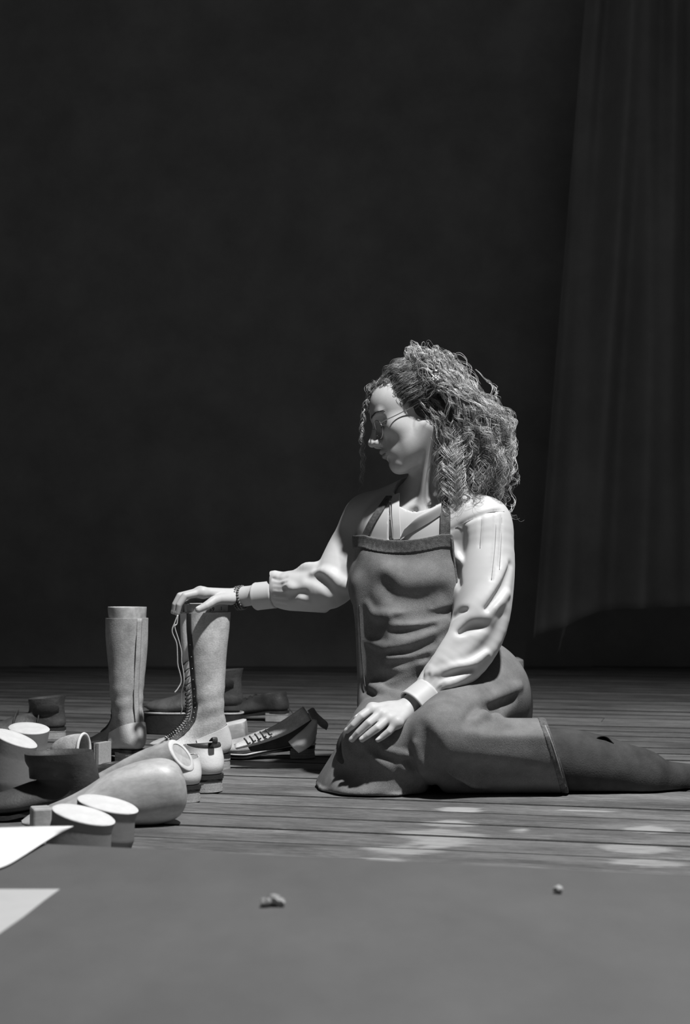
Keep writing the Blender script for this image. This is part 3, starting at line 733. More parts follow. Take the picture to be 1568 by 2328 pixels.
# ================================================================== signed-distance sculpting kit
f4 = np.float32
from concurrent.futures import ThreadPoolExecutor
POOL = ThreadPoolExecutor(4)
MARG = [0.05]
class Model:
    """ordered list of smooth unions / cuts; evaluates distance at points"""
    def __init__(s): s.ops = []
    def copy(s): m = Model(); m.ops = list(s.ops); return m
    def add(s, prim, k=0.0, mode='u', bb=None):
        if bb is None and hasattr(prim, 'bb'): bb = prim.bb
        s.ops.append((mode, prim, k, bb)); return s
    def cut(s, prim, k=0.0, bb=None): return s.add(prim, k, 'c', bb)
    def isect(s, prim, k=0.0): return s.add(prim, k, 'i', False)
    def warp(s, fn): s.ops.append(('w', fn, 0, None)); return s
    def __call__(s, p):
        p = np.asarray(p, dtype=f4); d = np.full(len(p), 1.0, dtype=f4)
        if len(p) == 0: return d
        pl, ph = p.min(0), p.max(0)
        for mode, prim, k, bb in s.ops:
            if mode == 'w': d = d + prim(p, d); continue
            if bb is not None and bb is not False:
                m = k + MARG[0]
                if (pl > bb[1] + m).any() or (ph < bb[0] - m).any(): continue
            q = prim(p); b = d
            if mode == 'u':
                r = smin(b, q, k)
            elif mode == 'c': r = -smin(-b, q, k)
            else: r = -smin(-b, -q, k)
            d = r
        return d
def smin(a, b, k):
    if k <= 0: return np.minimum(a, b)
    h = np.clip(0.5 + 0.5 * (b - a) / k, 0, 1)
    return b + (a - b) * h - k * h * (1 - h)
def _bb(prim, pts, r):
    pts = np.atleast_2d(np.asarray(pts, dtype=float)); prim.bb = (pts.min(0) - r, pts.max(0) + r); return prim
def cone(a, b, ra, rb):
    a = np.asarray(a, f4); b = np.asarray(b, f4); ab = b - a; L2 = float(ab @ ab) + 1e-12
    def f(p):
        t = np.clip(((p - a) @ ab) / L2, 0, 1)
        return np.sqrt((((p - a) - t[:, None] * ab) ** 2).sum(1)) - (ra + (rb - ra) * t)
    return _bb(f, [a, b], max(ra, rb))
def chain(pts, rs, n=0):
    pts = np.asarray(pts, dtype=float); rs = np.asarray(rs, dtype=float)
    if rs.ndim == 0: rs = np.full(len(pts), float(rs))
    if n:
        s = spline(np.hstack([pts, rs[:, None]]), n); pts, rs = s[:, :3], np.maximum(s[:, 3], .0004)
    ctr = pts.mean(0); pts0 = pts; pts = pts - ctr; ctr = ctr.astype(f4)
    A = pts[:-1].astype(f4); AB = (pts[1:] - pts[:-1]).astype(f4); L2 = (AB ** 2).sum(1) + 1e-12; ra = rs[:-1].astype(f4); dr = (rs[1:] - rs[:-1]).astype(f4)
    aab = (A * AB).sum(1); aa = (A * A).sum(1)
    def f(p):
        out = np.empty(len(p), f4)
        for s in range(0, len(p), 60000):
            q = p[s:s + 60000] - ctr; pab = q @ AB.T; pa = q @ A.T; pp = (q * q).sum(1)[:, None]
            dab = pab - aab; t = np.clip(dab / L2, 0, 1)
            d2 = pp - 2 * pa + aa - 2 * t * dab + t * t * L2
            out[s:s + 60000] = (np.sqrt(np.maximum(d2, 0)) - (ra + dr * t)).min(1)
        return out
    return _bb(f, pts0, rs.max())
def ell(c, r, R=None):
    c = np.asarray(c, f4); r = np.asarray(r, f4); R = np.eye(3) if R is None else np.asarray(R); R = R.astype(f4)
    def f(p):
        q = (p - c) @ R; k0 = np.sqrt(((q / r) ** 2).sum(1)); k1 = np.sqrt(((q / r ** 2) ** 2).sum(1)) + 1e-9
        return k0 * (k0 - 1) / k1
    ext = np.sqrt(((R * r) ** 2).sum(1)); f.bb = (c - ext, c + ext); return f
def plane(c, n):
    n = np.asarray(n, f4); n = n / np.linalg.norm(n); c = np.asarray(c, f4)
    return lambda p: (p - c) @ n
def hull(points, rnd=0.0):
    bm = bmesh.new(); vs = [bm.verts.new(tuple(q)) for q in points]
    bmesh.ops.convex_hull(bm, input=vs); bm.normal_update()
    c = np.mean(np.array(points), axis=0); pl = []
    for fc in bm.faces:
        n = np.array(fc.normal); o = np.array(fc.verts[0].co)
        if n @ (c - o) > 0: n = -n
        if np.linalg.norm(n) > .5 and not any(abs(n @ q[0] - 1) < 1e-4 and abs(o @ n - q[1]) < 1e-4 for q in pl): pl.append((n, o @ n))
    bm.free(); N = np.array([q[0] for q in pl], f4); D = np.array([q[1] for q in pl], f4)
    def f(p):
        M = p @ N.T - D; mx = M.max(1)
        return mx if rnd <= 0 else mx + rnd * .25 * np.log(np.exp((M - mx[:, None]) / (rnd * .25)).sum(1))
    return _bb(f, points, .002)
def raycast(model, pts, y0=2.6, off=0.0, drop=False):
    """photo pixels -> points where the view ray meets the model (off > 0: lifted towards the camera)"""
    D = np.array([ray(a, b) for a, b in pts]); D = D / D[:, 1:2]; ln = np.linalg.norm(D, axis=1)
    t = np.full(len(D), y0); O = np.array([0, 0, CAMH])
    for _ in range(60):
        d = model((O + D * t[:, None]).astype(f4)); t = t + np.clip(d / ln * .8, -.05, .05)
        if (np.abs(d) < 5e-4).all(): break
    if drop:
        ok = np.abs(d) < .004; D, t = D[ok], t[ok]
    t = np.where(t > 5.5, np.median(t) if len(t) else 0, t)
    return O + D * (t - off)[:, None]
def ridge(model, px, r, k=.012, depth=None, n=0, taper=True, y0=2.6, on=None):
    w = raycast(on or model, px, y0, drop=True); d = r * .55 if depth is None else depth
    if len(w) < 2: return model
    view = w - np.array([0, 0, CAMH]); view /= np.linalg.norm(view, axis=1)[:, None]
    w = w + view * d; rs = np.full(len(w), r)
    if taper: rs[0] *= .35; rs[-1] *= .35
    return model.add(chain(w, rs, n or max(4, 3 * len(w))), k)
def groove(model, px, r, k=.010, depth=None, taper=True, y0=2.6, on=None):
    w = raycast(on or model, px, y0, drop=True)
    if len(w) < 2: return model
    view = w - np.array([0, 0, CAMH]); view /= np.linalg.norm(view, axis=1)[:, None]
    w = w + view * (-r * .45 if depth is None else depth); k = k * 1.4; rs = np.full(len(w), r)
    if taper: rs[0] *= .3; rs[-1] *= .3
    return model.cut(chain(w, rs, max(4, 3 * len(w))), k)

def spatial(model, pts, cell=.035, chunk=5000):
    """evaluate in spatially coherent chunks so that far-away features are skipped"""
    q = np.floor((pts - pts.min(0)) / cell).astype(np.int64); o = np.argsort(q[:, 0] * 1000003 + q[:, 1] * 1009 + q[:, 2], kind='stable')
    d = np.empty(len(pts), f4)
    def job(s):
        ix = o[s:s + chunk]; d[ix] = model(pts[ix].astype(f4))
    list(POOL.map(job, range(0, len(o), chunk)))
    return d
def polygonise(model, lo, hi, h, newton=2, B=6, lip=1.3):
    """naive surface nets on a regular grid, blocks far from the surface skipped, vertices pulled onto the surface"""
    lo = np.asarray(lo, dtype=float); hi = np.asarray(hi, dtype=float)
    MARG[0] = max(.008, B * h * .87 * lip + .005)
    nb = np.ceil((hi - lo) / (h * B)).astype(int); n = nb * B + 1
    cen = np.stack(np.meshgrid(*[np.arange(k) for k in nb], indexing='ij'), -1).reshape(-1, 3)
    pc = lo + (cen + .5) * B * h; dc = spatial(model, pc, .12)
    D = np.empty(n, dtype=f4)
    coarse = dc.reshape(nb)
    idx = [np.minimum(np.arange(n[a]) // B, nb[a] - 1) for a in range(3)]
    D[:] = coarse[np.ix_(*idx)]
    act = np.nonzero(np.abs(dc) < B * h * .5 * math.sqrt(3) * lip + .004)[0]
    g = np.stack(np.meshgrid(*[np.arange(B + 1)] * 3, indexing='ij'), -1).reshape(-1, 3)
    ca_ = cen[act] // 4; act = act[np.argsort(ca_[:, 0] * 1000003 + ca_[:, 1] * 1009 + ca_[:, 2], kind='stable')]
    def job(s):
        bs = cen[act[s:s + 16]] * B
        ii = (bs[:, None, :] + g[None]).reshape(-1, 3)
        D[ii[:, 0], ii[:, 1], ii[:, 2]] = model((lo + ii * h).astype(f4))
    list(POOL.map(job, range(0, len(act), 16)))
    ins = D < 0
    c8 = np.zeros(np.array(n) - 1, dtype=np.uint8)
    for dx in (0, 1):
        for dy in (0, 1):
            for dz in (0, 1): c8 += ins[dx:n[0] - 1 + dx, dy:n[1] - 1 + dy, dz:n[2] - 1 + dz]
    cells = np.argwhere((c8 > 0) & (c8 < 8))
    vid = np.full(np.array(n) - 1, -1, dtype=np.int32); vid[tuple(cells.T)] = np.arange(len(cells))
    acc = np.zeros((len(cells), 3)); cnt = np.zeros(len(cells))
    cor = [(x, y, z) for x in (0, 1) for y in (0, 1) for z in (0, 1)]
    for a in range(8):
        for b in range(a + 1, 8):
            if sum(abs(np.array(cor[a]) - np.array(cor[b]))) != 1: continue
            pa = cells + cor[a]; pb = cells + cor[b]
            da = D[tuple(pa.T)].astype(float); db = D[tuple(pb.T)].astype(float); m = (da < 0) != (db < 0)
            t = da[m] / (da[m] - db[m]); acc[m] += pa[m] + (pb[m] - pa[m]) * t[:, None]; cnt[m] += 1
    V = lo + acc / cnt[:, None] * h
    Fs = []
    for ax in range(3):
        u, v = (ax + 1) % 3, (ax + 2) % 3
        s0 = [slice(None)] * 3; s1 = [slice(None)] * 3
        s0[ax] = slice(0, n[ax] - 1); s1[ax] = slice(1, n[ax])
        ch = ins[tuple(s0)] != ins[tuple(s1)]
        e = np.argwhere(ch); e = e[(e[:, u] > 0) & (e[:, v] > 0) & (e[:, u] < n[u] - 1) & (e[:, v] < n[v] - 1)]
        if len(e) == 0: continue
        du = np.zeros(3, int); dv = np.zeros(3, int); du[u] = 1; dv[v] = 1
        q = np.stack([vid[tuple((e - du - dv).T)], vid[tuple((e - dv).T)], vid[tuple(e.T)], vid[tuple((e - du).T)]], 1)
        fl = ~ins[tuple(e.T)]; q[fl] = q[fl][:, ::-1]; Fs.append(q)
    F = np.vstack(Fs); F = F[(F >= 0).all(1)]
    E = h * .35; T = np.array([(1, -1, -1), (-1, -1, 1), (-1, 1, -1), (1, 1, 1)], dtype=float)
    for _ in range(newton):
        gsum = np.zeros_like(V); d = np.zeros(len(V))
        for t in T:
            v_ = spatial(model, V + t * E).astype(float); gsum += t * v_[:, None]; d += v_
        gsum /= 4 * E; d /= 4
        st = d / np.maximum((gsum ** 2).sum(1), .15); st = np.clip(st, -h * .6, h * .6)
        V = V - gsum * st[:, None]
    MARG[0] = .05
    return V, F.astype(np.int32)
# ================================================================== the kneeling woman
person = thing('person', 'woman in denim apron and pale blouse kneeling on the planks, hand on a boot', 'person', (0, 0, 0))
M_SKIN = mat('skin', 0.52, 0.5, 0.05, 40, bump=0.12, bscale=700, spec=0.35)
M_LIP = mat('lips', 0.28, 0.4, 0.1, 100)
M_NAIL = mat('fingernail', 0.70, 0.25, spec=0.5)
M_BLOUSE = mat('cream_satin_blouse', 0.56, 0.5, 0.02, 20, spec=0.35, sheen=0.15, bump=0.06, bscale=900)
M_DENIM = mat('washed_denim', 0.185, 0.85, 0.22, 16, bump=0.45, bscale=1100, detail=7, speck=0.22, spec=0.15, bstretch=(1.0, 1.0, .25))
M_DENIM_S = mat('denim_seam', 0.12, 0.85, 0.35, 120, bump=0.5, bscale=700, spec=0.15, speck=0.3)
M_THREAD = mat('pale_denim_edge', 0.30, 0.85, 0.3, 300)
M_TROUSER = mat('black_trousers', 0.05, 0.8, 0.2, 30, spec=0.15)
M_WBOOT = mat('dark_suede_boot', 0.055, 0.8, 0.3, 16, bump=0.4, bscale=300, spec=0.15)
def nrm3(v): v = np.asarray(v, dtype=float); return v / np.linalg.norm(v)
TY = math.radians(25)
LT = np.array([math.cos(TY), -math.sin(TY), 0]); FT = np.array([-math.sin(TY), -math.cos(TY), 0]); UP = np.array([0, 0, 1.0])
RT = np.stack([LT, FT, UP], 1)                                # torso axes: her left, front, up
pel = P(1020, 1590, 3.80); waist = P(975, 1445, 3.79); ribs = P(955, 1300, 3.755); nbase = P(964, 1140, 3.725)
shL, elL, wrL = P(1097, 1200, 3.65), P(1086, 1432, 3.600), P(948, 1600, 3.51)
shR, elR, wrR = P(842, 1188, 3.855), P(756, 1328, 3.815), P(556, 1357, 3.91)

# ---- head frame: x forward, y her left (towards the camera), z up
hy, hp, hr = math.radians(7), math.radians(18), math.radians(11)
fw = np.array([-math.cos(hy) * math.cos(hp), -math.sin(hy) * math.cos(hp), -math.sin(hp)])
lf = nrm3(np.cross(UP, fw)); hu = np.cross(fw, lf); lf, hu = lf * math.cos(hr) + hu * math.sin(hr), hu * math.cos(hr) - lf * math.sin(hr); RH = np.stack([fw, lf, hu], 1); H0 = P(955, 948, 3.69)
def HW(x, y, z): return H0 + RH @ np.array([x, y, z])
def _wbb(f, prim, mirror):
    b = prim.bb; cs = []
    for i in range(8):
        q = np.array([b[(i >> k) & 1][k] for k in range(3)], dtype=float)
        cs.append(H0 + RH @ q)
        if mirror: cs.append(H0 + RH @ (q * np.array([1, -1, 1])))
    cs = np.array(cs); f.bb = (cs.min(0), cs.max(0)); return f
def local(prim):
    f = lambda p: prim((p - H0.astype(f4)) @ RH.astype(f4)); return _wbb(f, prim, False)
def sym(prim):
    def f(p):
        q = (p - H0.astype(f4)) @ RH.astype(f4); q[:, 1] = np.abs(q[:, 1]); return prim(q)
    return _wbb(f, prim, True)
def both(x, y, z, r):                                        # bounding box for a symmetric feature
    c = np.array([HW(x, y, z), HW(x, -y, z)]); return (c.min(0) - r, c.max(0) + r)
def head_model(m):
    m.add(local(ell((.004, 0, .044), (.099, .074, .076))), 0)
    m.add(local(ell((.046, 0, .038), (.060, .064, .058))), .030)
    m.add(local(ell((.054, 0, -.030), (.051, .058, .076))), .030)
    m.add(sym(cone((.004, .050, -.040), (.082, .014, -.098), .021, .016)), .030)
    m.add(sym(ell((.066, .040, -.014), (.026, .021, .024))), .022)
    m.add(sym(cone((.103, .012, .030), (.093, .040, .030), .0080, .005)), .016)
    m.cut(sym(ell((.114, .034, .008), (.026, .023, .0165))), .011)
    m.add(sym(ell((.0835, .033, .007), (.0130, .0142, .0128))), .0025)
    m.add(sym(chain([(.0865, .0185, .0035), (.0962, .0275, .0005), (.0960, .037, .000), (.0850, .047, .0035)], [.0010, .0019, .0019, .001], 10)), .0022)
    m.add(local(chain([(.104, 0, .022), (.1115, 0, .006), (.122, 0, -.012), (.1315, 0, -.026)], [.0085, .0078, .0085, .0105], 10)), .009)
    m.add(sym(ell((.119, .0115, -.032), (.0105, .0065, .0082))), .006)
    m.cut(sym(ell((.122, .0062, -.040), (.0055, .0032, .004))), .003)
    m.add(local(ell((.090, 0, -.062), (.024, .031, .027))), .022)
    m.add(sym(chain([(.1175, 0, -.0545), (.1165, .006, -.0540), (.109, .016, -.0585), (.100, .0235, -.0625)], [.0052, .0052, .0042, .0015], 10)), .005)
    m.add(sym(chain([(.1150, 0, -.0675), (.1135, .007, -.0675), (.107, .015, -.0660), (.100, .022, -.0640)], [.0062, .006, .0046, .0015], 10)), .005)
    m.cut(sym(chain([(.1235, 0, -.0612), (.119, .008, -.0610), (.110, .017, -.0625), (.0995, .0255, -.0645)], [.0014, .0014, .0013, .0010], 10)), .0025)
    m.cut(local(ell((.122, 0, -.0795), (.012, .022, .0065))), .012)
    m.add(local(ell((.093, 0, -.0985), (.016, .019, .0165))), .016)
    ea = math.radians(-12); Re = np.array([[math.cos(ea), 0, math.sin(ea)], [0, 1, 0], [-math.sin(ea), 0, math.cos(ea)]])
    m.add(sym(ell((-.016, .071, -.014), (.018, .0075, .030), Re)), .005)
    m.cut(sym(ell((-.011, .078, -.015), (.009, .0055, .016), Re)), .004)
    return m
def neck_model(m):
    hb = HW(-.012, 0, -.045)
    m.add(chain([hb, hb * .45 + nbase * .55 + np.array([.004, .0, 0]), nbase + np.array([0, .01, -.02])], [.044, .045, .056], 8), .022)
    sn = nbase + FT * .055 + np.array([0, 0, -.035])          # sternal notch
    m.add(cone(HW(-.008, .058, -.045), sn + LT * .014, .013, .009), .016)       # neck muscle running to the notch
    m.add(cone(HW(-.008, -.058, -.045), sn - LT * .014, .013, .009), .016)
    m.add(cone(sn + LT * .02 + np.array([0, 0, -.006]), shL + np.array([0, 0, .045]), .010, .010), .014)  # collar bones
    m.add(cone(sn - LT * .02 + np.array([0, 0, -.006]), shR + np.array([0, 0, .045]), .010, .010), .014)
    m.cut(ell(sn + FT * .022 + np.array([0, 0, .006]), (.012, .012, .012)), .012)
    return m
def torso_core(m, g=0.0, bust=1.0):
    m.add(ell(pel, (.172 + g, .125 + g, .135 + g), RT), 0)
    m.add(ell(waist, (.128 + g, .095 + g, .15 + g), RT), .06)
    m.add(ell(ribs, (.150 + g, .104 + g, .17 + g), RT), .05)
    m.add(cone(shR, shL, .050 + g, .050 + g), .04)
    nb_ = nbase + np.array([0, .012, .0])
    m.add(cone(nb_ + UP * .01, shL + UP * .012, .050 + g, .046 + g), .03)
    m.add(cone(nb_ + UP * .01, shR + UP * .012, .050 + g, .046 + g), .03)
    for s in (-1, 1): m.add(ell(ribs + FT * (.076 - .03 * (1 - bust)) + LT * s * .066 - UP * .035, (.066 + g, .054 + g, .066 + g), RT), .05)
    m.add(ell(ribs + FT * .05 + UP * .095, (.13 + g, .060 + g, .085 + g), RT), .03)
    return m

# ------------------------------------------------------------------ blouse
BL = torso_core(Model(), .012, .5)
SL = Model()                                                 # her left sleeve (towards the camera)
SL.add(chain([shL + UP * .004, P(1106, 1255, 3.63), P(1102, 1335, 3.605), P(1090, 1415, 3.585), P(1066, 1475, 3.570), P(1026, 1523, 3.55), P(992, 1556, 3.535), P(973, 1577, 3.525)],
             [.058, .065, .067, .066, .0605, .054, .044, .034], 26), 0)
SR = Model()
SR.add(chain([shR + UP * .004, P(803, 1240, 3.845), P(772, 1298, 3.815), P(752, 1332, 3.805), P(705, 1341, 3.828), P(662, 1343, 3.855), P(633, 1348, 3.872)],
             [.058, .058, .056, .055, .052, .050, .036], 24), 0)
SL.bb = SL.ops[0][3]; SR.bb = SR.ops[0][3]
BL.add(SL, .030); BL.add(SR, .030); BL0 = BL.copy()
# folds of the near sleeve
R_ = lambda px, r, **k: ridge(BL, px, r, on=BL0, **k)
G_ = lambda px, r, **k: groove(BL, px, r, on=BL0, **k)
R_([(1010, 1500), (1040, 1440), (1085, 1385), (1125, 1345), (1150, 1290)], .016, k=.03)
R_([(975, 1530), (1010, 1478), (1050, 1435), (1110, 1385), (1150, 1350)], .010, k=.02)
G_([(1045, 1440), (1075, 1424), (1110, 1425)], .006, k=.016)
G_([(1030, 1402), (1044, 1392), (1062, 1388)], .005, k=.012)
G_([(1105, 1385), (1130, 1352), (1148, 1322), (1160, 1285)], .006, k=.016)
G_([(1060, 1510), (1100, 1480), (1130, 1440), (1145, 1400)], .008, k=.02)
R_([(985, 1530), (1030, 1522), (1070, 1508), (1105, 1485)], .009, k=.016)
G_([(1000, 1545), (1035, 1534), (1075, 1526)], .0075, k=.014)
R_([(995, 1560), (1030, 1550), (1070, 1530)], .008, k=.012)
for a, b in (((962, 1528), (955, 1556)), ((975, 1534), (962, 1560)), ((988, 1540), (971, 1564)), ((998, 1548), (980, 1570)), ((1008, 1556), (990, 1576)), ((1014, 1568), (998, 1582))):
    G_([a, ((a[0] + b[0]) / 2, (a[1] + b[1]) / 2), b], .0032, k=.006)
R_([(938, 1552), (942, 1534), (955, 1522), (980, 1520)], .009, k=.012)
# pleats of the near shoulder
G_([(1095, 1170), (1092, 1200), (1090, 1240)], .0022, k=.005); G_([(1124, 1160), (1126, 1200), (1123, 1250), (1117, 1320)], .0026, k=.004); G_([(1140, 1168), (1138, 1230), (1134, 1290)], .0022, k=.004)
G_([(1024, 1205), (1060, 1185), (1100, 1168), (1140, 1160)], .0025, k=.006)
# folds by the armpit
G_([(1050, 1205), (1049, 1235), (1046, 1265), (1038, 1295)], .0055, k=.016); G_([(1030, 1290), (1036, 1310), (1042, 1330)], .006, k=.014)
R_([(1030, 1240), (1038, 1262), (1052, 1280)], .007, k=.012)
# folds of the far sleeve
R_([(712, 1306), (738, 1302), (768, 1322), (786, 1338)], .010, k=.018)
G_([(700, 1312), (720, 1314), (740, 1330), (750, 1344)], .009, k=.014)
R_([(645, 1326), (665, 1338), (684, 1356), (700, 1366)], .009, k=.014)
G_([(655, 1358), (672, 1350), (692, 1348)], .006, k=.012)
BL.add(chain([P(672, 1352, 3.85), P(705, 1372, 3.835), P(738, 1387, 3.825)], [.020, .014, .005], 10), .018)
BL.add(chain([P(612, 1320, 3.872), P(622, 1312, 3.868), P(642, 1318, 3.862)], [.010, .017, .014], 8), .014)
BL.add(chain([P(676, 1300, 3.83), P(694, 1291, 3.82), P(716, 1292, 3.81)], [.006, .013, .016], 8), .014)
for y0_ in (1316, 1327, 1338, 1350, 1362, 1373):
    G_([(622, y0_), (636, y0_ + 2), (650, y0_ + (y0_ - 1345) * .12)], .0030, k=.006)
# opened neck
sn = nbase + FT * .075 + np.array([0, 0, -.035])
vpt = raycast(BL, [(893, 1226)])[0]
vL = raycast(BL, [(893, 1135), (1000, 1150), (1003, 1185), (905, 1226)])
def vneck(p):
    q = (p - vpt.astype(f4)) @ RT.astype(f4)                  # lateral, front, up from the bottom of the opening
    s, fr, z = q[:, 0], q[:, 1], q[:, 2]
    a = (-s - .012 - .02 * np.clip(z, 0, 1)) * .98            # her right edge, almost upright
    z1 = np.maximum(z, 0)
    b = (s - (.012 + 1.55 * np.minimum(z1, .05) + .45 * np.maximum(z1 - .05, 0))) * .62   # her left edge slants away
    return np.maximum(np.maximum(a, b), np.maximum(-z, -fr - .09))
neckhole = cone(nbase - UP * .02, HW(-.012, 0, -.045), .077, .070)
inner = Model(); inner.ops = [('u', torso_core(Model(), .004, .5), 0, None)]
BLO = BL.copy()
BLO.cut(lambda p: np.maximum(vneck(p), -inner(p)), 0, bb=(vpt - .14, vpt + .16))
BLO.cut(neckhole, .003)
lo, hi = np.array([-.19, 3.36, .16]), np.array([.50, 4.06, .74])
V, F = polygonise(BLO, lo, hi, .0036, 2)
blouse = mesh('blouse', V, F, M_BLOUSE, person)
# cuffs
def cuff(a, b, ra, rb, tilt=None):
    a, b = np.array(a), np.array(b); ax = nrm3(b - a); n = 14; V = []; m = 40
    e1 = nrm3(np.cross(ax, UP)); e2 = np.cross(ax, e1)
    prof = [(0, ra - .004), (0.0, ra), (.06, ra + .0012)] + [(t, ra + (rb - ra) * t + .0008) for t in np.linspace(.12, .9, 8)] + [(.95, rb + .0012), (1.0, rb), (1.0, rb - .003), (.8, rb - .0035)]
    for t, r in prof:
        for j in range(m):
            an = 2 * math.pi * j / m; V.append(a + (b - a) * t + (e1 * math.cos(an) + e2 * math.sin(an) * .93) * r)
    return np.array(V), grid_faces(len(prof), m)
cL = (P(975, 1574, 3.526), P(938, 1605, 3.505)); cR = (P(627, 1351, 3.874), P(582, 1356, 3.896))
mesh('cuff', *cuff(cL[0], cL[1], .0395, .041), M_BLOUSE, person)
mesh('cuff', *cuff(cR[0], cR[1], .0365, .037), M_BLOUSE, person)
# ------------------------------------------------------------------ denim apron
AB = torso_core(Model(), .021, .55)
AB.add(hull([P(800, 1240, 3.70), P(800, 1340, 3.69), P(805, 1460, 3.69), P(812, 1600, 3.69), P(875, 1290, 3.595), P(880, 1590, 3.565), P(1020, 1300, 3.59), P(1050, 1590, 3.59), P(940, 1300, 3.82), P(960, 1590, 3.85), P(1090, 1590, 3.8)], .05), .03)
AB.add(chain([P(824, 1330, 3.69), P(829, 1460, 3.69), P(836, 1590, 3.69)], [.020, .020, .022], 6), .03)
AB0 = AB.copy()
sk = Model()
sk.add(ell(P(1040, 1578, 3.785), (.168, .150, .150), RT), 0)
sk.add(cone(P(1090, 1575, 3.72), P(1008, 1672, 3.455), .108, .080), .05)
sk.add(cone(P(1015, 1705, 3.475), P(1255, 1708, 3.495), .072, .074), .04)
sk.add(cone(P(935, 1590, 3.74), P(842, 1686, 3.498), .096, .066), .05)
fl = lambda px, Y: np.array([(px - CX) * Y / FPX, Y, 0.0])
sk.add(hull([P(836, 1590, 3.70), P(796, 1640, 3.58), P(925, 1640, 3.44), G(700, 1786), G(748, 1810), G(830, 1816), G(935, 1808), G(975, 1808), fl(722, 3.70), fl(1000, 3.75), P(1000, 1590, 3.70)], .03), .035)
sk.add(hull([P(1000, 1672, 3.392), P(1255, 1664, 3.405), P(1245, 1650, 3.56), P(1010, 1640, 3.6), fl(1000, 3.47), fl(1150, 3.475), fl(1304, 3.475), fl(1310, 3.64), fl(1000, 3.7)], .03), .03)
ribq = ribs.astype(f4)
zt0 = float((P(920, 1214, 3.6) - ribs)[2])
rp = (raycast(AB, [(1026, 1216), (1034, 1290), (1042, 1350)]) - ribs) @ RT
zr = [-.40, -.20, rp[2][2] - .02, rp[2][2], rp[1][2], rp[0][2], .3]; sr_ = [.30, .26, rp[2][0] + .012, rp[2][0], rp[1][0], rp[0][0], rp[0][0] - .02]
lp = (raycast(AB, [(822, 1225), (824, 1300), (834, 1440)]) - ribs) @ RT
def bibmask(p, dt=0.0):
    q = (p - ribq) @ RT.astype(f4); s, fr, z = q[:, 0], q[:, 1], q[:, 2]
    top = zt0 - .014 * (1 - np.clip((s - .0) / .10, -1, 1) ** 2) - dt
    d = np.maximum(z - top, (s - np.interp(z, zr, sr_).astype(f4)) * .9)
    d = np.maximum(d, np.interp(z, [-.45, -.25, 0, .3], [-.25, -.165, -.165, -.16]).astype(f4) - s)
    return np.maximum(d, np.interp(z, [-.40, -.18, -.1, .3], [-.2, -.02, .015, .02]).astype(f4) - fr).astype(f4)
AP = AB.copy(); AP.isect(bibmask, .0015)
AP.add(sk, .030)
AP0 = AP.copy()
R_ = lambda px, r, **k: ridge(AP, px, r, on=AP0, **k)
G_ = lambda px, r, **k: groove(AP, px, r, on=AP0, **k)
# gathers across the belly
R_([(838, 1373), (855, 1397), (893, 1397), (941, 1385)], .010, k=.016)
R_([(889, 1419), (924, 1421), (969, 1418), (1010, 1407)], .009, k=.012)
R_([(905, 1456), (948, 1450), (986, 1435), (1022, 1416)], .010, k=.013)
R_([(838, 1458), (879, 1472), (920, 1468), (958, 1455)], .010, k=.014)
R_([(885, 1496), (934, 1493), (975, 1479), (1005, 1462)], .011, k=.014)
R_([(905, 1526), (941, 1517), (965, 1505), (988, 1488)], .010, k=.013)
R_([(865, 1553), (907, 1546), (945, 1530), (975, 1515)], .010, k=.014)
R_([(962, 1378), (985, 1386), (1018, 1378)], .009, k=.014)
G_([(900, 1406), (940, 1404), (990, 1396), (1028, 1388)], .008, k=.014)
G_([(890, 1438), (940, 1434), (985, 1424)], .007, k=.012)
G_([(885, 1483), (940, 1478), (985, 1462)], .008, k=.012)
G_([(880, 1512), (930, 1506), (970, 1494)], .008, k=.012)
G_([(850, 1540), (900, 1534), (940, 1520)], .009, k=.014)
G_([(868, 1330), (900, 1360), (950, 1366), (1000, 1350)], .012, k=.03)
# lap: crease under the belly, fold running to the hip
G_([(828, 1562), (850, 1568), (900, 1560), (950, 1542), (1000, 1520)], .014, k=.02)
R_([(842, 1560), (870, 1572), (905, 1585), (940, 1606)], .012, k=.016)
G_([(1060, 1640), (1085, 1618), (1115, 1612), (1140, 1622)], .010, k=.018)
R_([(1075, 1640), (1095, 1626), (1120, 1628), (1150, 1650)], .012, k=.02)
G_([(1110, 1618), (1140, 1600), (1170, 1585)], .009, k=.018)
R_([(1110, 1590), (1150, 1572), (1180, 1560)], .010, k=.02)
# deep fold between the knees
G_([(955, 1655), (968, 1700), (985, 1745), (1005, 1778)], .020, k=.020)
R_([(945, 1690), (955, 1730), (965, 1755), (980, 1778)], .009, k=.014)
R_([(1000, 1745), (1030, 1766), (1065, 1780), (1100, 1786)], .008, k=.016)
G_([(1010, 1768), (1040, 1785), (1060, 1796)], .010, k=.014)
# folds falling from the hand
R_([(808, 1690), (835, 1715), (862, 1740), (890, 1758)], .010, k=.014)
G_([(790, 1690), (815, 1722), (850, 1752)], .012, k=.018)
G_([(845, 1690), (862, 1708), (900, 1722), (935, 1745)], .010, k=.014)
R_([(850, 1680), (872, 1703), (910, 1712), (945, 1722)], .008, k=.010)
R_([(905, 1722), (925, 1752), (950, 1780), (985, 1803)], .014, k=.016)
G_([(765, 1745), (805, 1762), (855, 1775), (915, 1782)], .030, k=.018, depth=-.016)
# belly of the calf overhangs, cloth tucks in below it
G_([(1020, 1745), (1090, 1755), (1150, 1760), (1210, 1766)], .008, k=.03, depth=-.002)
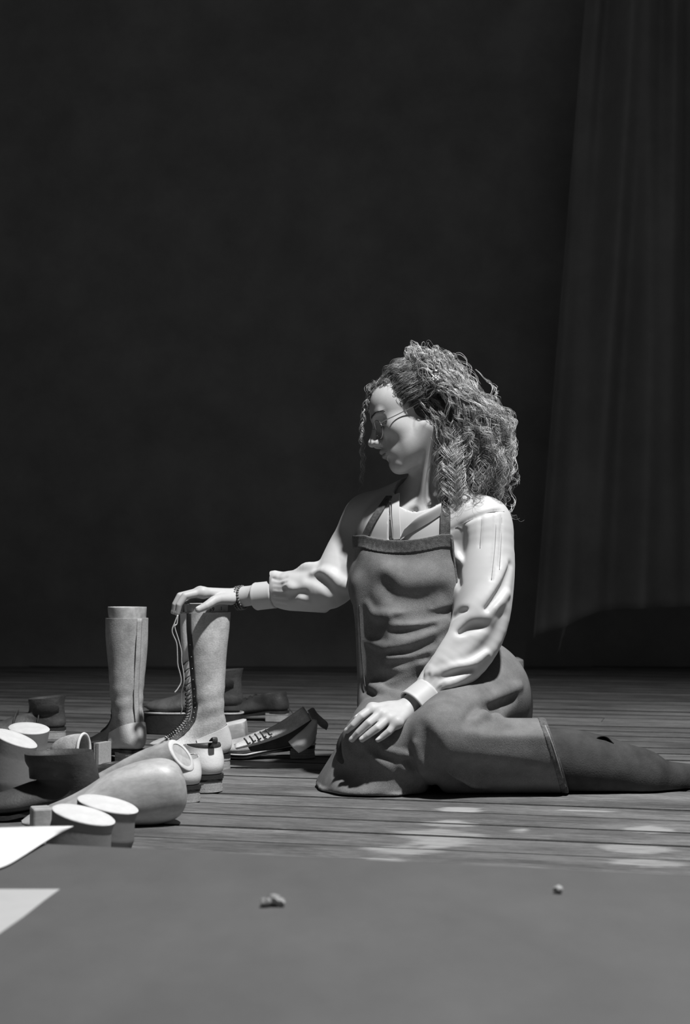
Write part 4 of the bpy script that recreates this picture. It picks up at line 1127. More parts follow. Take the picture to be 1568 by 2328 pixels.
# turned-up hem along the floor
R_([(720, 1782), (745, 1798), (790, 1810), (830, 1814), (880, 1808), (930, 1803)], .0045, k=.006, depth=.001)
hem_p = P(1243, 1643, 3.47); hem_n = np.cross(P(1293, 1797, 3.44) - hem_p, P(1238, 1648, 3.64) - hem_p)
if hem_n[0] < 0: hem_n = -hem_n
AP.isect(plane(hem_p, hem_n), .002)
shinA, shinB = P(1215, 1725, 3.54), P(1420, 1742, 3.55)
AP.cut(cone(shinA, shinB, .050, .066), .006)
AP.isect(lambda p: .0025 - p[:, 2], .002)
V, F = polygonise(AP, (-.10, 3.28, -.003), (.56, 4.0, .64), .0040, 2)
apron = mesh('apron', V, F, M_DENIM, person)
# hem band along the bib top, straps and edge binding
HB = Model(); HB.add(lambda p: AB0(p) - .0022, 0); HB.isect(bibmask, .001); HB.isect(lambda p: -bibmask(p, .031), 0)
HB.isect(lambda p: -(AB0(p) + .006), 0)
V, F = polygonise(HB, (.0, 3.5, .50), (.33, 3.86, .64), .0024, 2)
mesh('bib_hem', V, F, M_DENIM_S, person)
def ribbon(pts, w, th, lift, model, n=40):
    """flat strap following a surface through photo pixels"""
    c = raycast(model, pts, off=lift); c = spline(c, n); t = np.gradient(c, axis=0); t /= np.linalg.norm(t, axis=1)[:, None]
    E = .004; gr = np.stack([model((c + d).astype(f4)) - model((c - d).astype(f4)) for d in (np.eye(3) * E)], 1); gr /= np.linalg.norm(gr, axis=1)[:, None] + 1e-9
    b = np.cross(t, gr); b /= np.linalg.norm(b, axis=1)[:, None]; gr = np.cross(b, t)
    V = []
    for i in range(n):
        for a, h in ((-1, -1), (-.98, 1), (-.5, 1.2), (0, 1.2), (.5, 1.2), (.98, 1), (1, -1)): V.append(c[i] + b[i] * w * a + gr[i] * th * h)
    F = grid_faces(n, 7); F.append(tuple(range(7))[::-1]); F.append(tuple((n - 1) * 7 + j for j in range(7)))
    return np.array(V), F
mesh('strap', *ribbon([(1012, 1222), (1012, 1190), (1012, 1160), (1010, 1128)], .0118, .0016, .004, BL0), M_DENIM_S, person, sharp=50)
mesh('strap', *ribbon([(828, 1222), (845, 1188), (864, 1158), (884, 1128)], .0105, .0016, .004, BL0), M_DENIM_S, person, sharp=50)
sq = raycast(AB0, [(1012, 1226)], off=.005)[0]
# edge binding at the free side edges and the slanting hem
def edge_tube(name, pts, r, m, model=AP, off=.001, n=40):
    w = raycast(model, pts, off=off, drop=True)
    return mesh(name, *tube(spline(w, n), r, 8), m, person) if len(w) > 1 else None
edge_tube('side_binding', [(1026, 1222), (1033, 1280), (1040, 1335), (1044, 1365)], .0028, M_DENIM_S, AP)
hp_ = [P(1243, 1643, 3.475), P(1250, 1662, 3.425), P(1262, 1705, 3.405), P(1278, 1755, 3.415), P(1292, 1795, 3.435)]
# ------------------------------------------------------------------ trousers and her own boots
TR = Model()
TR.add(ell(P(1060, 1592, 3.86), (.165, .14, .155), RT), 0); TR.add(cone(P(1085, 1590, 3.78), P(1012, 1680, 3.50), .095, .068), .04)
TR.add(cone(P(940, 1600, 3.78), P(825, 1705, 3.54), .090, .062), .04); TR.add(cone(P(825, 1725, 3.56), P(1120, 1740, 3.82), .055, .05), .02)
TR.add(cone(P(1140, 1560, 3.84), P(1160, 1640, 3.82), .055, .045), .03)
TR.isect(lambda p: .003 - p[:, 2], .002)
V, F = polygonise(TR, (-.02, 3.38, -.004), (.50, 4.08, .42), .006, 1)
mesh('trousers', V, F, M_TROUSER, person)
def wboot(name, pts, rs, foot, m=M_WBOOT):
    s = Model(); s.add(chain(pts, rs, 14), 0); s.add(chain(*foot, 10), .02); s.isect(lambda p: .003 - p[:, 2], .003)
    allp = np.vstack([pts, foot[0]]); V, F = polygonise(s, allp.min(0) - .11, allp.max(0) + .11, .005, 1)
    return mesh(name, V, F, m, person)
bl = wboot('riding_boot', [P(1170, 1722, 3.55), P(1255, 1728, 3.55), P(1340, 1738, 3.55), P(1400, 1748, 3.55), P(1462, 1760, 3.55)], [.060, .0745, .072, .064, .054],
      ([P(1455, 1761, 3.55), P(1500, 1771, 3.56), P(1570, 1772, 3.60), P(1640, 1770, 3.66)], [.053, .044, .036, .028]))
mesh('pull_loop', *tube(spline([P(1352, 1682, 3.53), P(1365, 1674, 3.525), P(1378, 1676, 3.525), P(1392, 1690, 3.525)], 16), np.full((16, 2), .002) * np.array([5.5, 1]), 8), M_WBOOT, bl)
mesh('ankle_seam', *tube(spline(raycast(Model().add(chain([P(1400, 1748, 3.55), P(1462, 1760, 3.55)], [.064, .054])), [(1472, 1738), (1462, 1752), (1455, 1772), (1449, 1786)], off=.001), 16), .0018, 6), M_LEATHER_D, bl)
br = wboot('riding_boot', [P(1090, 1735, 3.80), P(1150, 1735, 3.86), P(1190, 1735, 3.92)], [.055, .052, .045], ([P(1190, 1735, 3.92), P(1215, 1735, 3.99), P(1225, 1738, 4.05)], [.042, .034, .026]))

bt = spline([P(805, 1290, 3.685), P(806, 1380, 3.68), P(812, 1470, 3.68), P(822, 1575, 3.68)], 40)

HE = Model(); HE.add(lambda p: AP(p) - .0014, 0); HE.isect(lambda p: -(plane(hem_p, hem_n)(p) + .017), 0); HE.isect(plane(hem_p + hem_n / np.linalg.norm(hem_n) * .0006, hem_n), 0)
HE.isect(lambda p: -(AP(p) + .005), 0)
V, F = polygonise(HE, (.40, 3.38, .0), (.54, 3.60, .172), .0030, 1)
mesh('hem_band', V, F, M_DENIM_S, person)
edge_tube('hem_edge', [(1239, 1650), (1248, 1672), (1260, 1707), (1274, 1752), (1286, 1788)], .0016, M_THREAD, AP, .0012)
edge_tube('hem_edge', [(724, 1787), (760, 1806), (800, 1813), (850, 1811), (922, 1803)], .0014, M_THREAD, AP, .001)
edge_tube('side_binding', [(817, 1375), (819, 1420), (822, 1480), (826, 1530), (830, 1562)], .0013, M_DENIM_S, AP0, -.0006)

M_SEAM_SHADE = mat('seam_shade_grey', 0.30, 0.8)  # grey tubes draw the shade lines of the pleats, and the yoke seam
for pts in ([(1095, 1180), (1093, 1215), (1091, 1246)], [(1124, 1162), (1127, 1200), (1124, 1250), (1117, 1318)], [(1140, 1176), (1139, 1230), (1135, 1295)], [(1035, 1200), (1070, 1182), (1110, 1165), (1146, 1163)]):
    edge_tube('pleat_seam_shade', pts, .0007, M_SEAM_SHADE, BL, .0003)
# placket and turned-back lapel of the open neck
mesh('placket', *ribbon([(903, 1226), (901, 1192), (899, 1158), (900, 1124)], .0095, .0012, .0035, BL0), M_BLOUSE, person, sharp=50)
edge_tube('placket_shade', [(893, 1226), (890, 1195), (887, 1160), (886, 1132)], .0014, M_SEAM_SHADE, BL0, .004)  # dark tube drawn in for the shade beside the placket
lp0 = raycast(BL0, [(908, 1226), (940, 1208), (972, 1190), (1003, 1170)], off=.003); lp1 = raycast(BL0, [(918, 1205), (945, 1180), (975, 1164), (1003, 1148)], off=.016); lp2 = raycast(BL0, [(925, 1196), (950, 1173), (978, 1157), (1003, 1142)], off=.010)
A_ = np.stack([spline(q, 16) for q in (lp0, lp1, lp2)], 0); S_ = np.stack([spline(A_[:, j], 10) for j in range(16)], 1).reshape(-1, 3)
Fg = grid_faces(10, 16, False); mesh('lapel', np.vstack([S_, S_ + np.array([0, .0018, 0])]), Fg + [tuple(i + 160 for i in f[::-1]) for f in Fg], M_BLOUSE, person)
# ------------------------------------------------------------------ body: head, neck, torso, arms and hands as one surface
def fingers_left():
    mcp = [(846, 1611), (865, 1622), (884, 1632), (902, 1642)]; pip = [(821, 1629), (837, 1644), (857, 1655), (884, 1663)]
    dip = [(803, 1648), (814, 1666), (836, 1671), (869, 1675)]; tip = [(789, 1661), (800, 1681), (823, 1681), (859, 1682)]
    out = []
    for i in range(4):
        q = [raycast(AP0, [mcp[i]], off=.026)[0], raycast(AP0, [pip[i]], off=.021)[0], raycast(AP0, [dip[i]], off=.0115)[0], raycast(AP0, [tip[i]], off=.0085)[0]]
        out.append((np.array(q), [.0108, .0092, .0080, .0066] if i < 3 else [.0098, .0080, .0070, .0058]))
    return out
FL = fingers_left()
wrist_l = P(934, 1608, 3.507)
FR = [(np.array([P(460, 1346, 3.868), P(420, 1355, 3.850), P(407, 1375, 3.846), P(403, 1394, 3.850)]), [.0108, .0092, .0082, .0066]),
      (np.array([P(455, 1345, 3.888), P(409, 1355, 3.878), P(398, 1374, 3.876), P(395, 1391, 3.880)]), [.0108, .0092, .0080, .0066]),
      (np.array([P(456, 1349, 3.908), P(410, 1358, 3.905), P(400, 1376, 3.905), P(398, 1391, 3.908)]), [.0105, .0088, .0078, .0064]),
      (np.array([P(466, 1354, 3.925), P(430, 1361, 3.930), P(418, 1376, 3.930), P(414, 1388, 3.930)]), [.0095, .0080, .0070, .0058])]
wrist_r = P(548, 1357, 3.915)
NAILS = []
def hand(m, fingers, wrist, fore, thumb, back, wr=.021):
    """fingers as chains rooted in a palm of overlapping bones; back = outward direction of the back of the hand"""
    for i, (q, r) in enumerate(fingers):
        m.add(chain(q, r), .0045 if i else .0)
        m.add(chain([q[0], q[0] * .45 + wrist * .55, wrist], [.0125, .0145, .0165]), .010)
    q = np.array([f[0][0] for f in fingers]); c = q.mean(0) * .55 + wrist * .45
    m.add(chain(q - np.array(back) * .004, [.0125, .0125, .012, .011]), .009)
    m.add(cone(wrist, fore, wr, wr + .004), .018)
    tq, tr = thumb; m.add(chain(tq, tr, 8), .008)
    for (fq, fr_) in list(fingers) + [(np.array(tq), tr)]:
        d = nrm3(fq[-1] - fq[-2]); b = nrm3(np.array(back) - d * (np.array(back) @ d)); s = np.cross(d, b)
        c = fq[-1] - d * .0015 + b * (fr_[-1] * .80); R = np.stack([d, s, b], 1)
        m.add(ell(c, (.0072, .0046, .0022), R), .0012); NAILS.append((c + b * .0012, R))
BO = Model()
torso_core(BO, 0.0); neck_model(BO); head_model(BO)
BO.add(chain([shL, elL, wrist_l * .6 + elL * .4], [.046, .042, .032]), .03); BO.add(chain([shR, elR, wrist_r * .6 + elR * .4], [.040, .032, .025]), .02)
BO.add(cone(wrist_l * .6 + elL * .4, wrist_l, .032, .022), .01); BO.add(cone(wrist_r * .6 + elR * .4, wrist_r, .026, .0205), .008)
for a, b, ra, rb in ((P(1085, 1590, 3.78), P(1012, 1680, 3.50), .088, .06), (P(940, 1600, 3.78), P(825, 1705, 3.54), .085, .055), (P(1060, 1715, 3.52), P(1400, 1750, 3.55), .050, .04), (P(830, 1722, 3.56), P(1100, 1738, 3.80), .050, .04)):
    BO.add(cone(a, b, ra, rb), .03)
HLm, HRm = Model(), Model()
hand(HLm, FL, wrist_l, elL * .15 + wrist_l * .85, (np.array([P(918, 1606, 3.51), P(878, 1606, 3.515), P(838, 1616, 3.51), P(811, 1633, 3.475)]), [.014, .012, .010, .0075]), nrm3((-.15, -.75, .65)))
hand(HRm, FR, wrist_r, elR * .15 + wrist_r * .85, (np.array([P(524, 1362, 3.890), P(493, 1363, 3.856), P(471, 1376, 3.836), P(451, 1386, 3.826)]), [.0150, .0128, .0108, .0082]), nrm3((-.15, -.25, .95)), wr=.0195)
for hm, ff in ((HLm, FL), (HRm, FR)):
    pts = np.vstack([f[0] for f in ff]); pts = np.vstack([pts, wrist_l if hm is HLm else wrist_r]); hm.bb = (pts.min(0) - .06, pts.max(0) + .06)
NB = len(NAILS)
# nail of the right thumb faces the camera
BO.add(HLm, .012, bb=HLm.bb); BO.add(HRm, .012, bb=HRm.bb)
bxH = (np.array([HW(.0, 0, 0) - (.16, .13, .30)]).ravel(), HW(0, 0, 0) + np.array([.12, .12, .15]))
bxL = (np.array([P(930, 1600, 3.50), P(780, 1690, 3.42)]).min(0) - (.01, .04, .02), np.array([P(930, 1600, 3.51), P(780, 1690, 3.5)]).max(0) + (.015, .06, .02))
bxR = (np.array([P(575, 1400, 3.9), P(385, 1400, 3.82)]).min(0) - (.005, .02, .01), np.array([P(580, 1320, 3.94), P(385, 1330, 3.9)]).max(0) + (.005, .03, .01))
def boxsdf(b, sh):
    c = ((b[0] + b[1]) / 2).astype(f4); h = ((b[1] - b[0]) / 2 - sh).astype(f4)
    return lambda p: (np.abs(p - c) - h).max(1)
COARSE = BO.copy()
for b in (bxH, bxL, bxR): COARSE.cut(boxsdf(b, .006), 0)
parts = [polygonise(BO, *bxH, .0017, 2), polygonise(BO, *bxL, .0014, 2), polygonise(BO, *bxR, .0014, 2), polygonise(COARSE, (-.45, 3.34, .0), (.72, 4.08, .75), .0075, 1)]
V = np.vstack([p[0] for p in parts]); k = 0; FF = []
for v, f in parts: FF.append(f + k); k += len(v)
F = np.vstack(FF)
body = mesh('body', V, F, [M_SKIN, M_LIP, M_NAIL], person)
cen = V[F].mean(1); mi = np.zeros(len(F), dtype=np.int32)
q = (cen - H0) @ RH; ay = np.abs(q[:, 1])
lipc = -.0612 - .0035 * np.clip(ay / .024, 0, 1)
up = (np.abs(q[:, 2] - (lipc + .0035)) < .0048 * (1 - (ay / .025) ** 1.6)); dn = (np.abs(q[:, 2] - (lipc - .0055)) < .0056 * (1 - (ay / .023) ** 1.8))
mi[(q[:, 0] > .096) & (ay < .025) & (up | dn)] = 1
for c, R in NAILS:
    n_ = (cen - c) @ R; mi[((n_[:, 0] / .0062) ** 2 + (n_[:, 1] / .0044) ** 2 < 1) & (n_[:, 2] > -.0022) & (n_[:, 2] < .004)] = 2
body.data.polygons.foreach_set('material_index', mi)

# ------------------------------------------------------------------ eyebrow, lashes
M_HAIR_D = mat('brow_hair', 0.05, 0.5); rsB = np.random.RandomState(5)
def on_face(y_, z, off=.0):
    """point of the face at local (y, z), found from the front"""
    x = .16
    for _ in range(40):
        d = float(BO(HW(x, y_, z)[None].astype(f4))[0]); x -= max(d, .0002) * .8
        if d < .0003: break
    return np.array([x + off, y_, z])
for sd in (1, -1):
    st = []
    for i in range(70):
        t = rsB.rand(); y_ = .012 + .040 * t; z = .0300 + .0050 * math.sin(t * 2.5) - .003 * t + rsB.uniform(-.0024, .0024) * (1.1 - t)
        a = on_face(sd * y_, z, .0002); b = on_face(sd * (y_ + .0060), z + .0020 - .0032 * t, .0008)
        st.append(tube([HW(*a), HW(*((a + b) / 2 + np.array([.0010, 0, 0]))), HW(*b)], [.0007, .0006, .0001], 4))
    tag(mesh('eyebrow', *merge(st), M_HAIR_D, person), kind='stuff')
    st = []
    for i in range(26):
        t = i / 25; y_ = .0200 + .026 * t; a = on_face(sd * y_, -.0002 + .0035 * (2 * t - .9) ** 2, -.0002)
        b = a + np.array([.0062, sd * .004 * (t - .3), -.0040])
        st.append(tube([HW(*a), HW(*((a + b) / 2 + np.array([0, 0, -.001]))), HW(*b)], [.0006, .0005, .0001], 4))
    tag(mesh('eyelashes', *merge(st), M_HAIR_D, person), kind='stuff')

# ------------------------------------------------------------------ round wire glasses
M_WIRE = mat('gold_wire', 0.6, 0.25, metal=1.0)
gm = bpy.data.materials.new('lens_glass'); gm.use_nodes = True
nt = gm.node_tree; nt.nodes.remove(nt.nodes['Principled BSDF']); mxs = nt.nodes.new('ShaderNodeMixShader'); tr_ = nt.nodes.new('ShaderNodeBsdfTransparent'); gl = nt.nodes.new('ShaderNodeBsdfGlossy')
gl.inputs['Roughness'].default_value = .03; mxs.inputs[0].default_value = .05; tr_.inputs['Color'].default_value = (.985, .985, .985, 1)
nt.links.new(tr_.outputs[0], mxs.inputs[1]); nt.links.new(gl.outputs[0], mxs.inputs[2]); nt.links.new(mxs.outputs[0], nt.nodes['Material Output'].inputs['Surface'])
glasses = bpy.data.objects.new('glasses', None); link(glasses, person)
for sd in (1, -1):
    c = np.array([.1135, .033, -.006]); ring = []
    for j in range(41):
        a = 2 * math.pi * j / 40; yy = c[1] + .0245 * math.cos(a); ring.append(HW(c[0] - .0085 * ((yy - .01) / .05) ** 2 - .10 * .0225 * math.sin(a) * 0, sd * yy, c[2] + .0220 * math.sin(a)))
    mesh('rim', *tube(ring, .0011, 8, cap=False), M_WIRE, glasses)
    rr = np.array(ring[:40]); cc = rr.mean(0); n_ = RH[:, 0] * .0004
    Vl = np.vstack([rr + n_, cc + (rr - cc) * .5 + n_ * 4, (cc + n_ * 5)[None], rr - n_, cc + (rr - cc) * .5 + n_ * 2, (cc + n_ * 3)[None]])
    Fl = grid_faces(2, 40) + [(40 + i, 40 + (i + 1) % 40, 80) for i in range(40)]; Fl += [tuple(i + 81 for i in f[::-1]) for f in Fl]
    mesh('lens', Vl, Fl, gm, glasses)
    arm = spline([HW(.1075, sd * .0575, -.002), HW(.103, sd * .0655, .001), HW(.07, sd * .0715, .004), (HW(.03, sd * .0755, .010)), HW(.0, sd * .078, .016), HW(-.018, sd * .078, .008)], 30)
    mesh('temple_arm', *tube(arm, .0012, 8), M_WIRE, glasses)
    mesh('nose_pad', *tube(spline([HW(.112, sd * .0095, -.006), HW(.116, sd * .0085, -.010), HW(.1135, sd * .0095, -.016)], 8), [.0008, .001, .001, .0012, .0018, .0022, .002, .001], 8), M_WIRE, glasses)
mesh('bridge', *tube(spline([HW(.1165, .0095, .0015), HW(.1205, .0, .0055), HW(.1165, -.0095, .0015)], 14), .0011, 8), M_WIRE, glasses)
# ------------------------------------------------------------------ earring, bracelets, buttons
ear = spline([HW(-.010, .079, -.044), HW(-.009, .081, -.062), HW(-.004, .081, -.08), HW(-.007, .081, -.104)], 60)
er = bpy.data.objects.new('earring', None); link(er, person)
bs = []
for i in range(0, 60, 2): bs.append(tube([ear[i] - UP * .0012, ear[i], ear[i] + UP * .0012], [.0004, .0013, .0004], 6))
tag(mesh('chain_links', *merge(bs), M_WIRE, er), kind='stuff')
M_BEAD = mat('dark_bead', 0.10, 0.25, 0.4, 400, spec=0.7); M_PEARL = mat('pearl_button', 0.55, 0.2, spec=0.8)
def uvs(c, r, n=8, m=12, R=None, s=(1, 1, 1)):
    V = []; 
    for i in range(n + 1):
        th = math.pi * i / n
        for j in range(m): V.append((r * math.sin(th) * math.cos(2 * math.pi * j / m) * s[0], r * math.sin(th) * math.sin(2 * math.pi * j / m) * s[1], r * math.cos(th) * s[2]))
    V = np.array(V); V = V if R is None else V @ np.asarray(R).T
    return V + np.asarray(c), grid_faces(n + 1, m)
ax = nrm3(elR - wrist_r); e1 = nrm3(np.cross(ax, UP)); e2 = np.cross(ax, e1)
for off, rb, n_ in ((.002, .0034, 28), (.0095, .0041, 24), (.0175, .0038, 25)):
    c0 = wrist_r * .97 + P(536, 1358, 3.913) * .03 + ax * (off - .012); bs = []
    for j in range(n_):
        a = 2 * math.pi * j / n_; bs.append(uvs(c0 + (e1 * math.cos(a) * .0295 + e2 * math.sin(a) * .0280) + ax * .0012 * math.sin(3 * a) - UP * .002, rb, 5, 7))
    tag(mesh('bracelet', *merge(bs), M_BEAD, person), 'dark beaded bracelet', kind='stuff')
for px, py, r in ((942, 1198, .0058), (994, 1153, .0058), (891, 1224, .0052), (886, 1140, .0026), (887, 1182, .0026)):
    c = raycast(BLO, [(px, py)], off=.002)[0]; mesh('button', *uvs(c, r, 8, 12, None, (1, .8, 1)), M_PEARL, person)
bc = (cL[0] + cL[1]) / 2 + (cL[1] - cL[0]) * .2
c = raycast(Model().add(cone(cL[0], cL[1], .041, .042)), [(989, 1597)], off=.003)[0]; mesh('button', *uvs(c, .0058), M_PEARL, person)
# ------------------------------------------------------------------ curly hair
def hair_material():
    m = bpy.data.materials.new('curly_hair'); m.use_nodes = True; nt = m.node_tree; b = nt.nodes['Principled BSDF']
    hi = nt.nodes.new('ShaderNodeAttribute'); hi.attribute_name = 'tone'
    cr = nt.nodes.new('ShaderNodeValToRGB'); cr.color_ramp.elements[0].color = (.09, .09, .09, 1); cr.color_ramp.elements[1].color = (.78, .78, .78, 1)
    nt.links.new(hi.outputs['Fac'], cr.inputs['Fac']); nt.links.new(cr.outputs['Color'], b.inputs['Base Color'])
    b.inputs['Roughness'].default_value = .33; b.inputs['Specular IOR Level'].default_value = .9
    return m
M_HAIR = hair_material(); M_CAP = mat('hair_depth', 0.035, 0.6, 0.4, 60, bump=0.8, bscale=150)
rsH = np.random.RandomState(11)
HM = Model()                                                  # dark inner mass added under the curls to block light
HM.add(local(ell((-.006, 0, .047), (.100, .080, .078))), 0)
HM.add(local(ell((-.045, 0, .005), (.070, .078, .095))), .03)
HM.add(chain([HW(-.055, .0, -.01), P(1075, 1030, 3.70), P(1088, 1095, 3.69)], [.070, .058, .040], 8), .04)
HM.add(chain([HW(-.02, .055, -.01), P(1026, 1050, 3.665), P(1036, 1110, 3.655)], [.018, .024, .016], 8), .03)
# leave the face free
HM.cut(local(ell((.110, 0, -.012), (.062, .100, .092))), .012)
HM.cut(sym(ell((.045, .085, -.045), (.042, .040, .050))), .010)
V, F = polygonise(HM, H0 - np.array([.14, .14, .26]), H0 + np.array([.19, .14, .20]), .0042, 1)
hair_mass = mesh('hair_underlayer', V, F, M_CAP, person)
PTS, SZ, RAD, TONE = [], [], [], []
def strand(path, r, tone):
    PTS.append(path); SZ.append(len(path)); n = len(path); RAD.append(r * np.interp(np.linspace(0, 1, n), [0, .1, .8, 1], [.8, 1, .9, .25])); TONE.append(np.full(n, tone))
def curl_lock(ctrl, ns, R0, R1, wl, spread, r=.00031, n=70, phase=None, tone=None, start=.12, frizz=.0012):
    """a lock: strands wound round one guide with the same curl"""
    g = spline(ctrl, n); seg = np.linalg.norm(np.diff(g, axis=0), axis=1); s = np.concatenate([[0], np.cumsum(seg)])
    t = np.gradient(g, axis=0); t /= np.linalg.norm(t, axis=1)[:, None] + 1e-9
    a = np.cross(t, np.array([.3, .9, .2])); a /= np.linalg.norm(a, axis=1)[:, None]; b = np.cross(t, a)
    ph = rsH.rand() * 6.28 if phase is None else phase; u = np.linspace(0, 1, n); sgn = 1 if rsH.rand() < .5 else -1
    amp = np.interp(u, [0, start, .55, 1], [0, R0 * .4, R0, R1]); tn = rsH.rand() if tone is None else tone
    for k in range(ns):
        dph = rsH.normal(0, .26); da = rsH.normal(0, .14); off = rsH.normal(0, 1, 2); f1, f2 = rsH.rand(2) * 6.28; wl_ = wl * (1 + rsH.normal(0, .035)); cut = rsH.uniform(.82, 1.0)
        th = sgn * (2 * math.pi * s / wl_ + ph + dph)
        sp = spread * np.interp(u, [0, .3, 1], [.5, .8, 1.2])
        q = g + a * (amp * (1 + da) * np.cos(th) + sp * off[0])[:, None] + b * (amp * (1 + da) * np.sin(th) + sp * off[1])[:, None]
        q = q + a * (frizz * np.sin(s * 260 + f1) * u)[:, None] + b * (frizz * np.sin(s * 215 + f2) * u)[:, None]
        m_ = max(8, int(n * cut)); strand(q[:m_], r * rsH.uniform(.75, 1.25), np.clip(tn + rsH.normal(0, .18), 0, 1))
def scalp(az, el, lift=.0):
    """point of the scalp: az 0 = front, 90 = her left (camera side), 180 = back"""
    d = np.array([math.cos(az) * math.cos(el), math.sin(az) * math.cos(el), math.sin(el)])
    return HW(*(np.array([-.004, 0, .046]) + d * (np.array([.101, .080, .078]) + lift)))
def PX(px, py, Y): return P(px, py, Y)
D2R = math.pi / 180
# swept-back hair from the forehead and temples to the clip and over the crown
clip_c = PX(992, 858, 3.615)
for i in range(64):
    az = rsH.uniform(-60, 88) * D2R; el = rsH.uniform(24, 60) * D2R
    root = scalp(az, el)
    p1 = scalp(az + 18 * D2R * np.sign(az + 1e-3), el + 14 * D2R, .006 + .004 * rsH.rand()); p2 = scalp((az * .5 + 75 * D2R), min(el + 22 * D2R, 80 * D2R), .012 + .010 * rsH.rand())
    end = scalp(rsH.uniform(80, 170) * D2R, rsH.uniform(20, 58) * D2R, .006 + .012 * rsH.rand())
    curl_lock([root, p1, p2, end], 16, .0030, .0045, .045, .0034, n=44, tone=rsH.uniform(.0, .45), start=.3)
for i in range(80):                                            # temple hair pulled straight back over the ear
    el = rsH.uniform(-30, 30); az = rsH.uniform(46, 74) + max(0, -8 - el) * .9
    root = scalp(az * D2R, el * D2R); end = scalp(rsH.uniform(105, 135) * D2R, (el * .4 + 18) * D2R, .016)
    curl_lock([root, scalp((az + 14) * D2R, (el + 6) * D2R, .004), scalp((az + 30) * D2R, (el + 9) * D2R, .010), end], 16, .0012, .0030, .05, .0030, n=36, tone=rsH.uniform(0, .15))
for i in range(60):                                            # wisps round and behind the ear
    root = scalp(rsH.uniform(78, 112) * D2R, rsH.uniform(-32, 8) * D2R, .002); e = PX(rsH.uniform(992, 1050), rsH.uniform(985, 1050), rsH.uniform(3.615, 3.665))
    curl_lock([root, root * .6 + e * .4 + np.array([.008, -.010, .006]), e], 12, .003, .007, rsH.uniform(.035, .06), .0024, n=44, tone=rsH.uniform(.0, .5))
# crown frizz standing up
for i in range(90):
    az = rsH.uniform(-70, 180) * D2R; el = rsH.uniform(38, 85) * D2R; root = scalp(az, el); up = scalp(az, el, rsH.uniform(.003, .010)); back = scalp(az + rsH.uniform(20, 60) * D2R, el - rsH.uniform(5, 30) * D2R, rsH.uniform(.004, .014))
    curl_lock([root, up, back], 9, .0035, .0060, .038, .0024, n=40, tone=rsH.uniform(.1, .7))
# long curls down the back and over the near shoulder
for i in range(430):
    az = rsH.uniform(84, 235) * D2R; el = rsH.uniform(-18, 68) * D2R; root = scalp(az, el)
    if az < 105 * D2R: az += 20 * D2R
    near = .5 + .5 * math.sin(az)                              # 1 = camera side
    u = rsH.rand(); back = (1 - math.cos(az)) / 2
    ex = 1010 + 150 * (u * .75 + .25 * back * rsH.rand()) ; ey = rsH.uniform(1000, 1165) - 40 * (el > .9)
    if ex > 1090: ey = min(ey, 1180)
    eY = 3.71 - .072 * math.sin(az) + rsH.normal(0, .018)
    end = PX(ex, ey, eY)
    o1 = scalp(az, el, rsH.uniform(.016, .042)); mx_ = 1000 + (ex - 1000) * rsH.uniform(.75, 1.12) + 18; my = 905 + (ey - 905) * rsH.uniform(.35, .55)
    mid = PX(min(mx_, 1150), my, 3.71 - .088 * math.sin(az) + rsH.normal(0, .012))
    mid2 = mid * .45 + end * .55 + np.array([rsH.normal(0, .010) + .010, rsH.normal(0, .008), .004])
    curl_lock([root, o1, mid, mid2, end], 11, rsH.uniform(.005, .0125), rsH.uniform(.006, .014), rsH.uniform(.042, .085), .0015, n=84, frizz=.0012, tone=rsH.uniform(.0, .85))
# ringlets falling in front of the near shoulder
for x0, x1, y1, Y0 in ((1000, 1005, 1168, 3.624), (1012, 1016, 1185, 3.618), (1024, 1030, 1175, 3.614), (1036, 1050, 1165, 3.609), (1050, 1046, 1190, 3.609), (1064, 1075, 1160, 3.609), (990, 1000, 1120, 3.629), (1008, 1022, 1140, 3.619), (1030, 1036, 1150, 3.612), (1046, 1060, 1140, 3.609)):
    root = scalp(rsH.uniform(95, 125) * D2R, rsH.uniform(0, 25) * D2R, .008)
    curl_lock([root, PX(x0 + 6, 960, Y0 + .012), PX(x0, 1030, Y0), PX((x0 + x1) / 2, 1100, Y0), PX(x1, y1, Y0 + .004)], 18, .0085, .0080, rsH.uniform(.040, .060), .0012, n=90, frizz=.0006, tone=rsH.uniform(.35, 1.0))
# flyaway ends at the back
for pts in ([(1130, 960), (1155, 1000), (1162, 1060), (1165, 1085), (1182, 1105)], [(1125, 1050), (1155, 1100), (1168, 1140), (1160, 1165), (1188, 1188)], [(1120, 930), (1150, 950), (1160, 985), (1158, 1000)],
            [(1100, 860), (1125, 880), (1130, 905), (1138, 925)], [(1110, 1060), (1140, 1120), (1150, 1150), (1165, 1180)], [(1080, 840), (1110, 870), (1118, 890), (1112, 915)]):
    curl_lock([PX(a, b, 3.70 + rsH.normal(0, .03)) for a, b in pts], 6, .003, .004, .05, .0016, n=50, tone=.7)
for i in range(46):
    az = rsH.uniform(95, 200) * D2R; el = rsH.uniform(0, 80) * D2R; root = scalp(az, el, .01); o = scalp(az, el, rsH.uniform(.035, .06))
    e = o + np.array([rsH.uniform(.0, .05), rsH.normal(0, .02), -rsH.uniform(.04, .16)])
    curl_lock([root, o, o * .5 + e * .5 + np.array([rsH.uniform(0, .02), 0, .0]), e], 3, .006, .009, rsH.uniform(.05, .10), .0025, r=.00022, n=60, tone=.75)
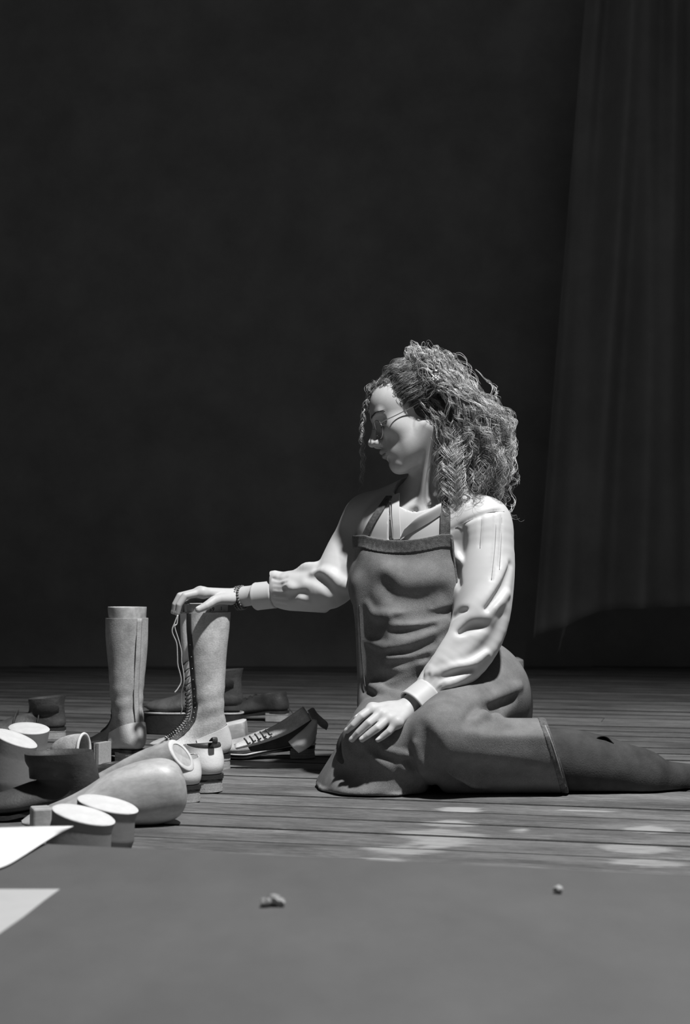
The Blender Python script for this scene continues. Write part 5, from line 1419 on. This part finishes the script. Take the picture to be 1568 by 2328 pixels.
# thin ringlet hanging past the far side of her face
for dx in (0, 6):
    curl_lock([HW(.06, -.06, .088), PX(846 + dx, 882, 3.76), PX(828 + dx, 918, 3.765), PX(820 + dx * .6, 985, 3.765), PX(823 + dx * .3, 1055, 3.765), PX(818, 1128, 3.765)], 9, .0042, .0040, .030, .0008, n=90, tone=.45)
for i in range(9):
    curl_lock([scalp(rsH.uniform(-60, -20) * D2R, .6), PX(rsH.uniform(842, 856), rsH.uniform(868, 888), 3.76), PX(rsH.uniform(826, 842), rsH.uniform(895, 950), 3.765)], 7, .004, .005, .03, .002, n=40, tone=.2)
hc = bpy.data.hair_curves.new('hair'); hc.add_curves(SZ)
hc.attributes['position'].data.foreach_set('vector', np.vstack(PTS).astype(np.float32).ravel())
ra = hc.attributes.get('radius') or hc.attributes.new('radius', 'FLOAT', 'POINT'); ra.data.foreach_set('value', np.concatenate(RAD).astype(np.float32))
ta = hc.attributes.new('tone', 'FLOAT', 'POINT'); ta.data.foreach_set('value', np.concatenate(TONE).astype(np.float32))
hc.materials.append(M_HAIR); hair = bpy.data.objects.new('hair', hc); link(hair, person); hair['kind'] = 'stuff'
# little jewelled clip
hcp = bpy.data.objects.new('hair_clip', None); link(hcp, person)
mesh('clip_bar', *uvs(PX(990, 846, 3.585), .0085, 8, 12, None, (.9, .5, .75)), M_METAL, hcp)
js = [uvs(PX(990 + 7 * math.cos(a), 860 + 5 * math.sin(a), 3.582), .0026, 6, 8) for a in np.linspace(0, 6.28, 9)[:-1]] + [uvs(PX(990, 860, 3.580), .0032, 6, 8)]
tag(mesh('clip_stones', *merge(js), M_PEARL, hcp), kind='stuff')

# ------------------------------------------------------------------ families of alike things
for o in COL.objects:
    if o.parent is None:
        for key, grp in (('shoe_last', 'wooden shoe lasts on the floor'), ('boot_last', 'lasts inside the tall boots'), ('tall_boot', 'tall suede boots'), ('pale_shoe', 'pale low shoes seen from behind'),
                         ('shaving_crumb', 'crumbs on the grey platform'), ('white_card', 'pale cards on the grey platform')):
            if o.name.split('.')[0] == key: o['group'] = grp
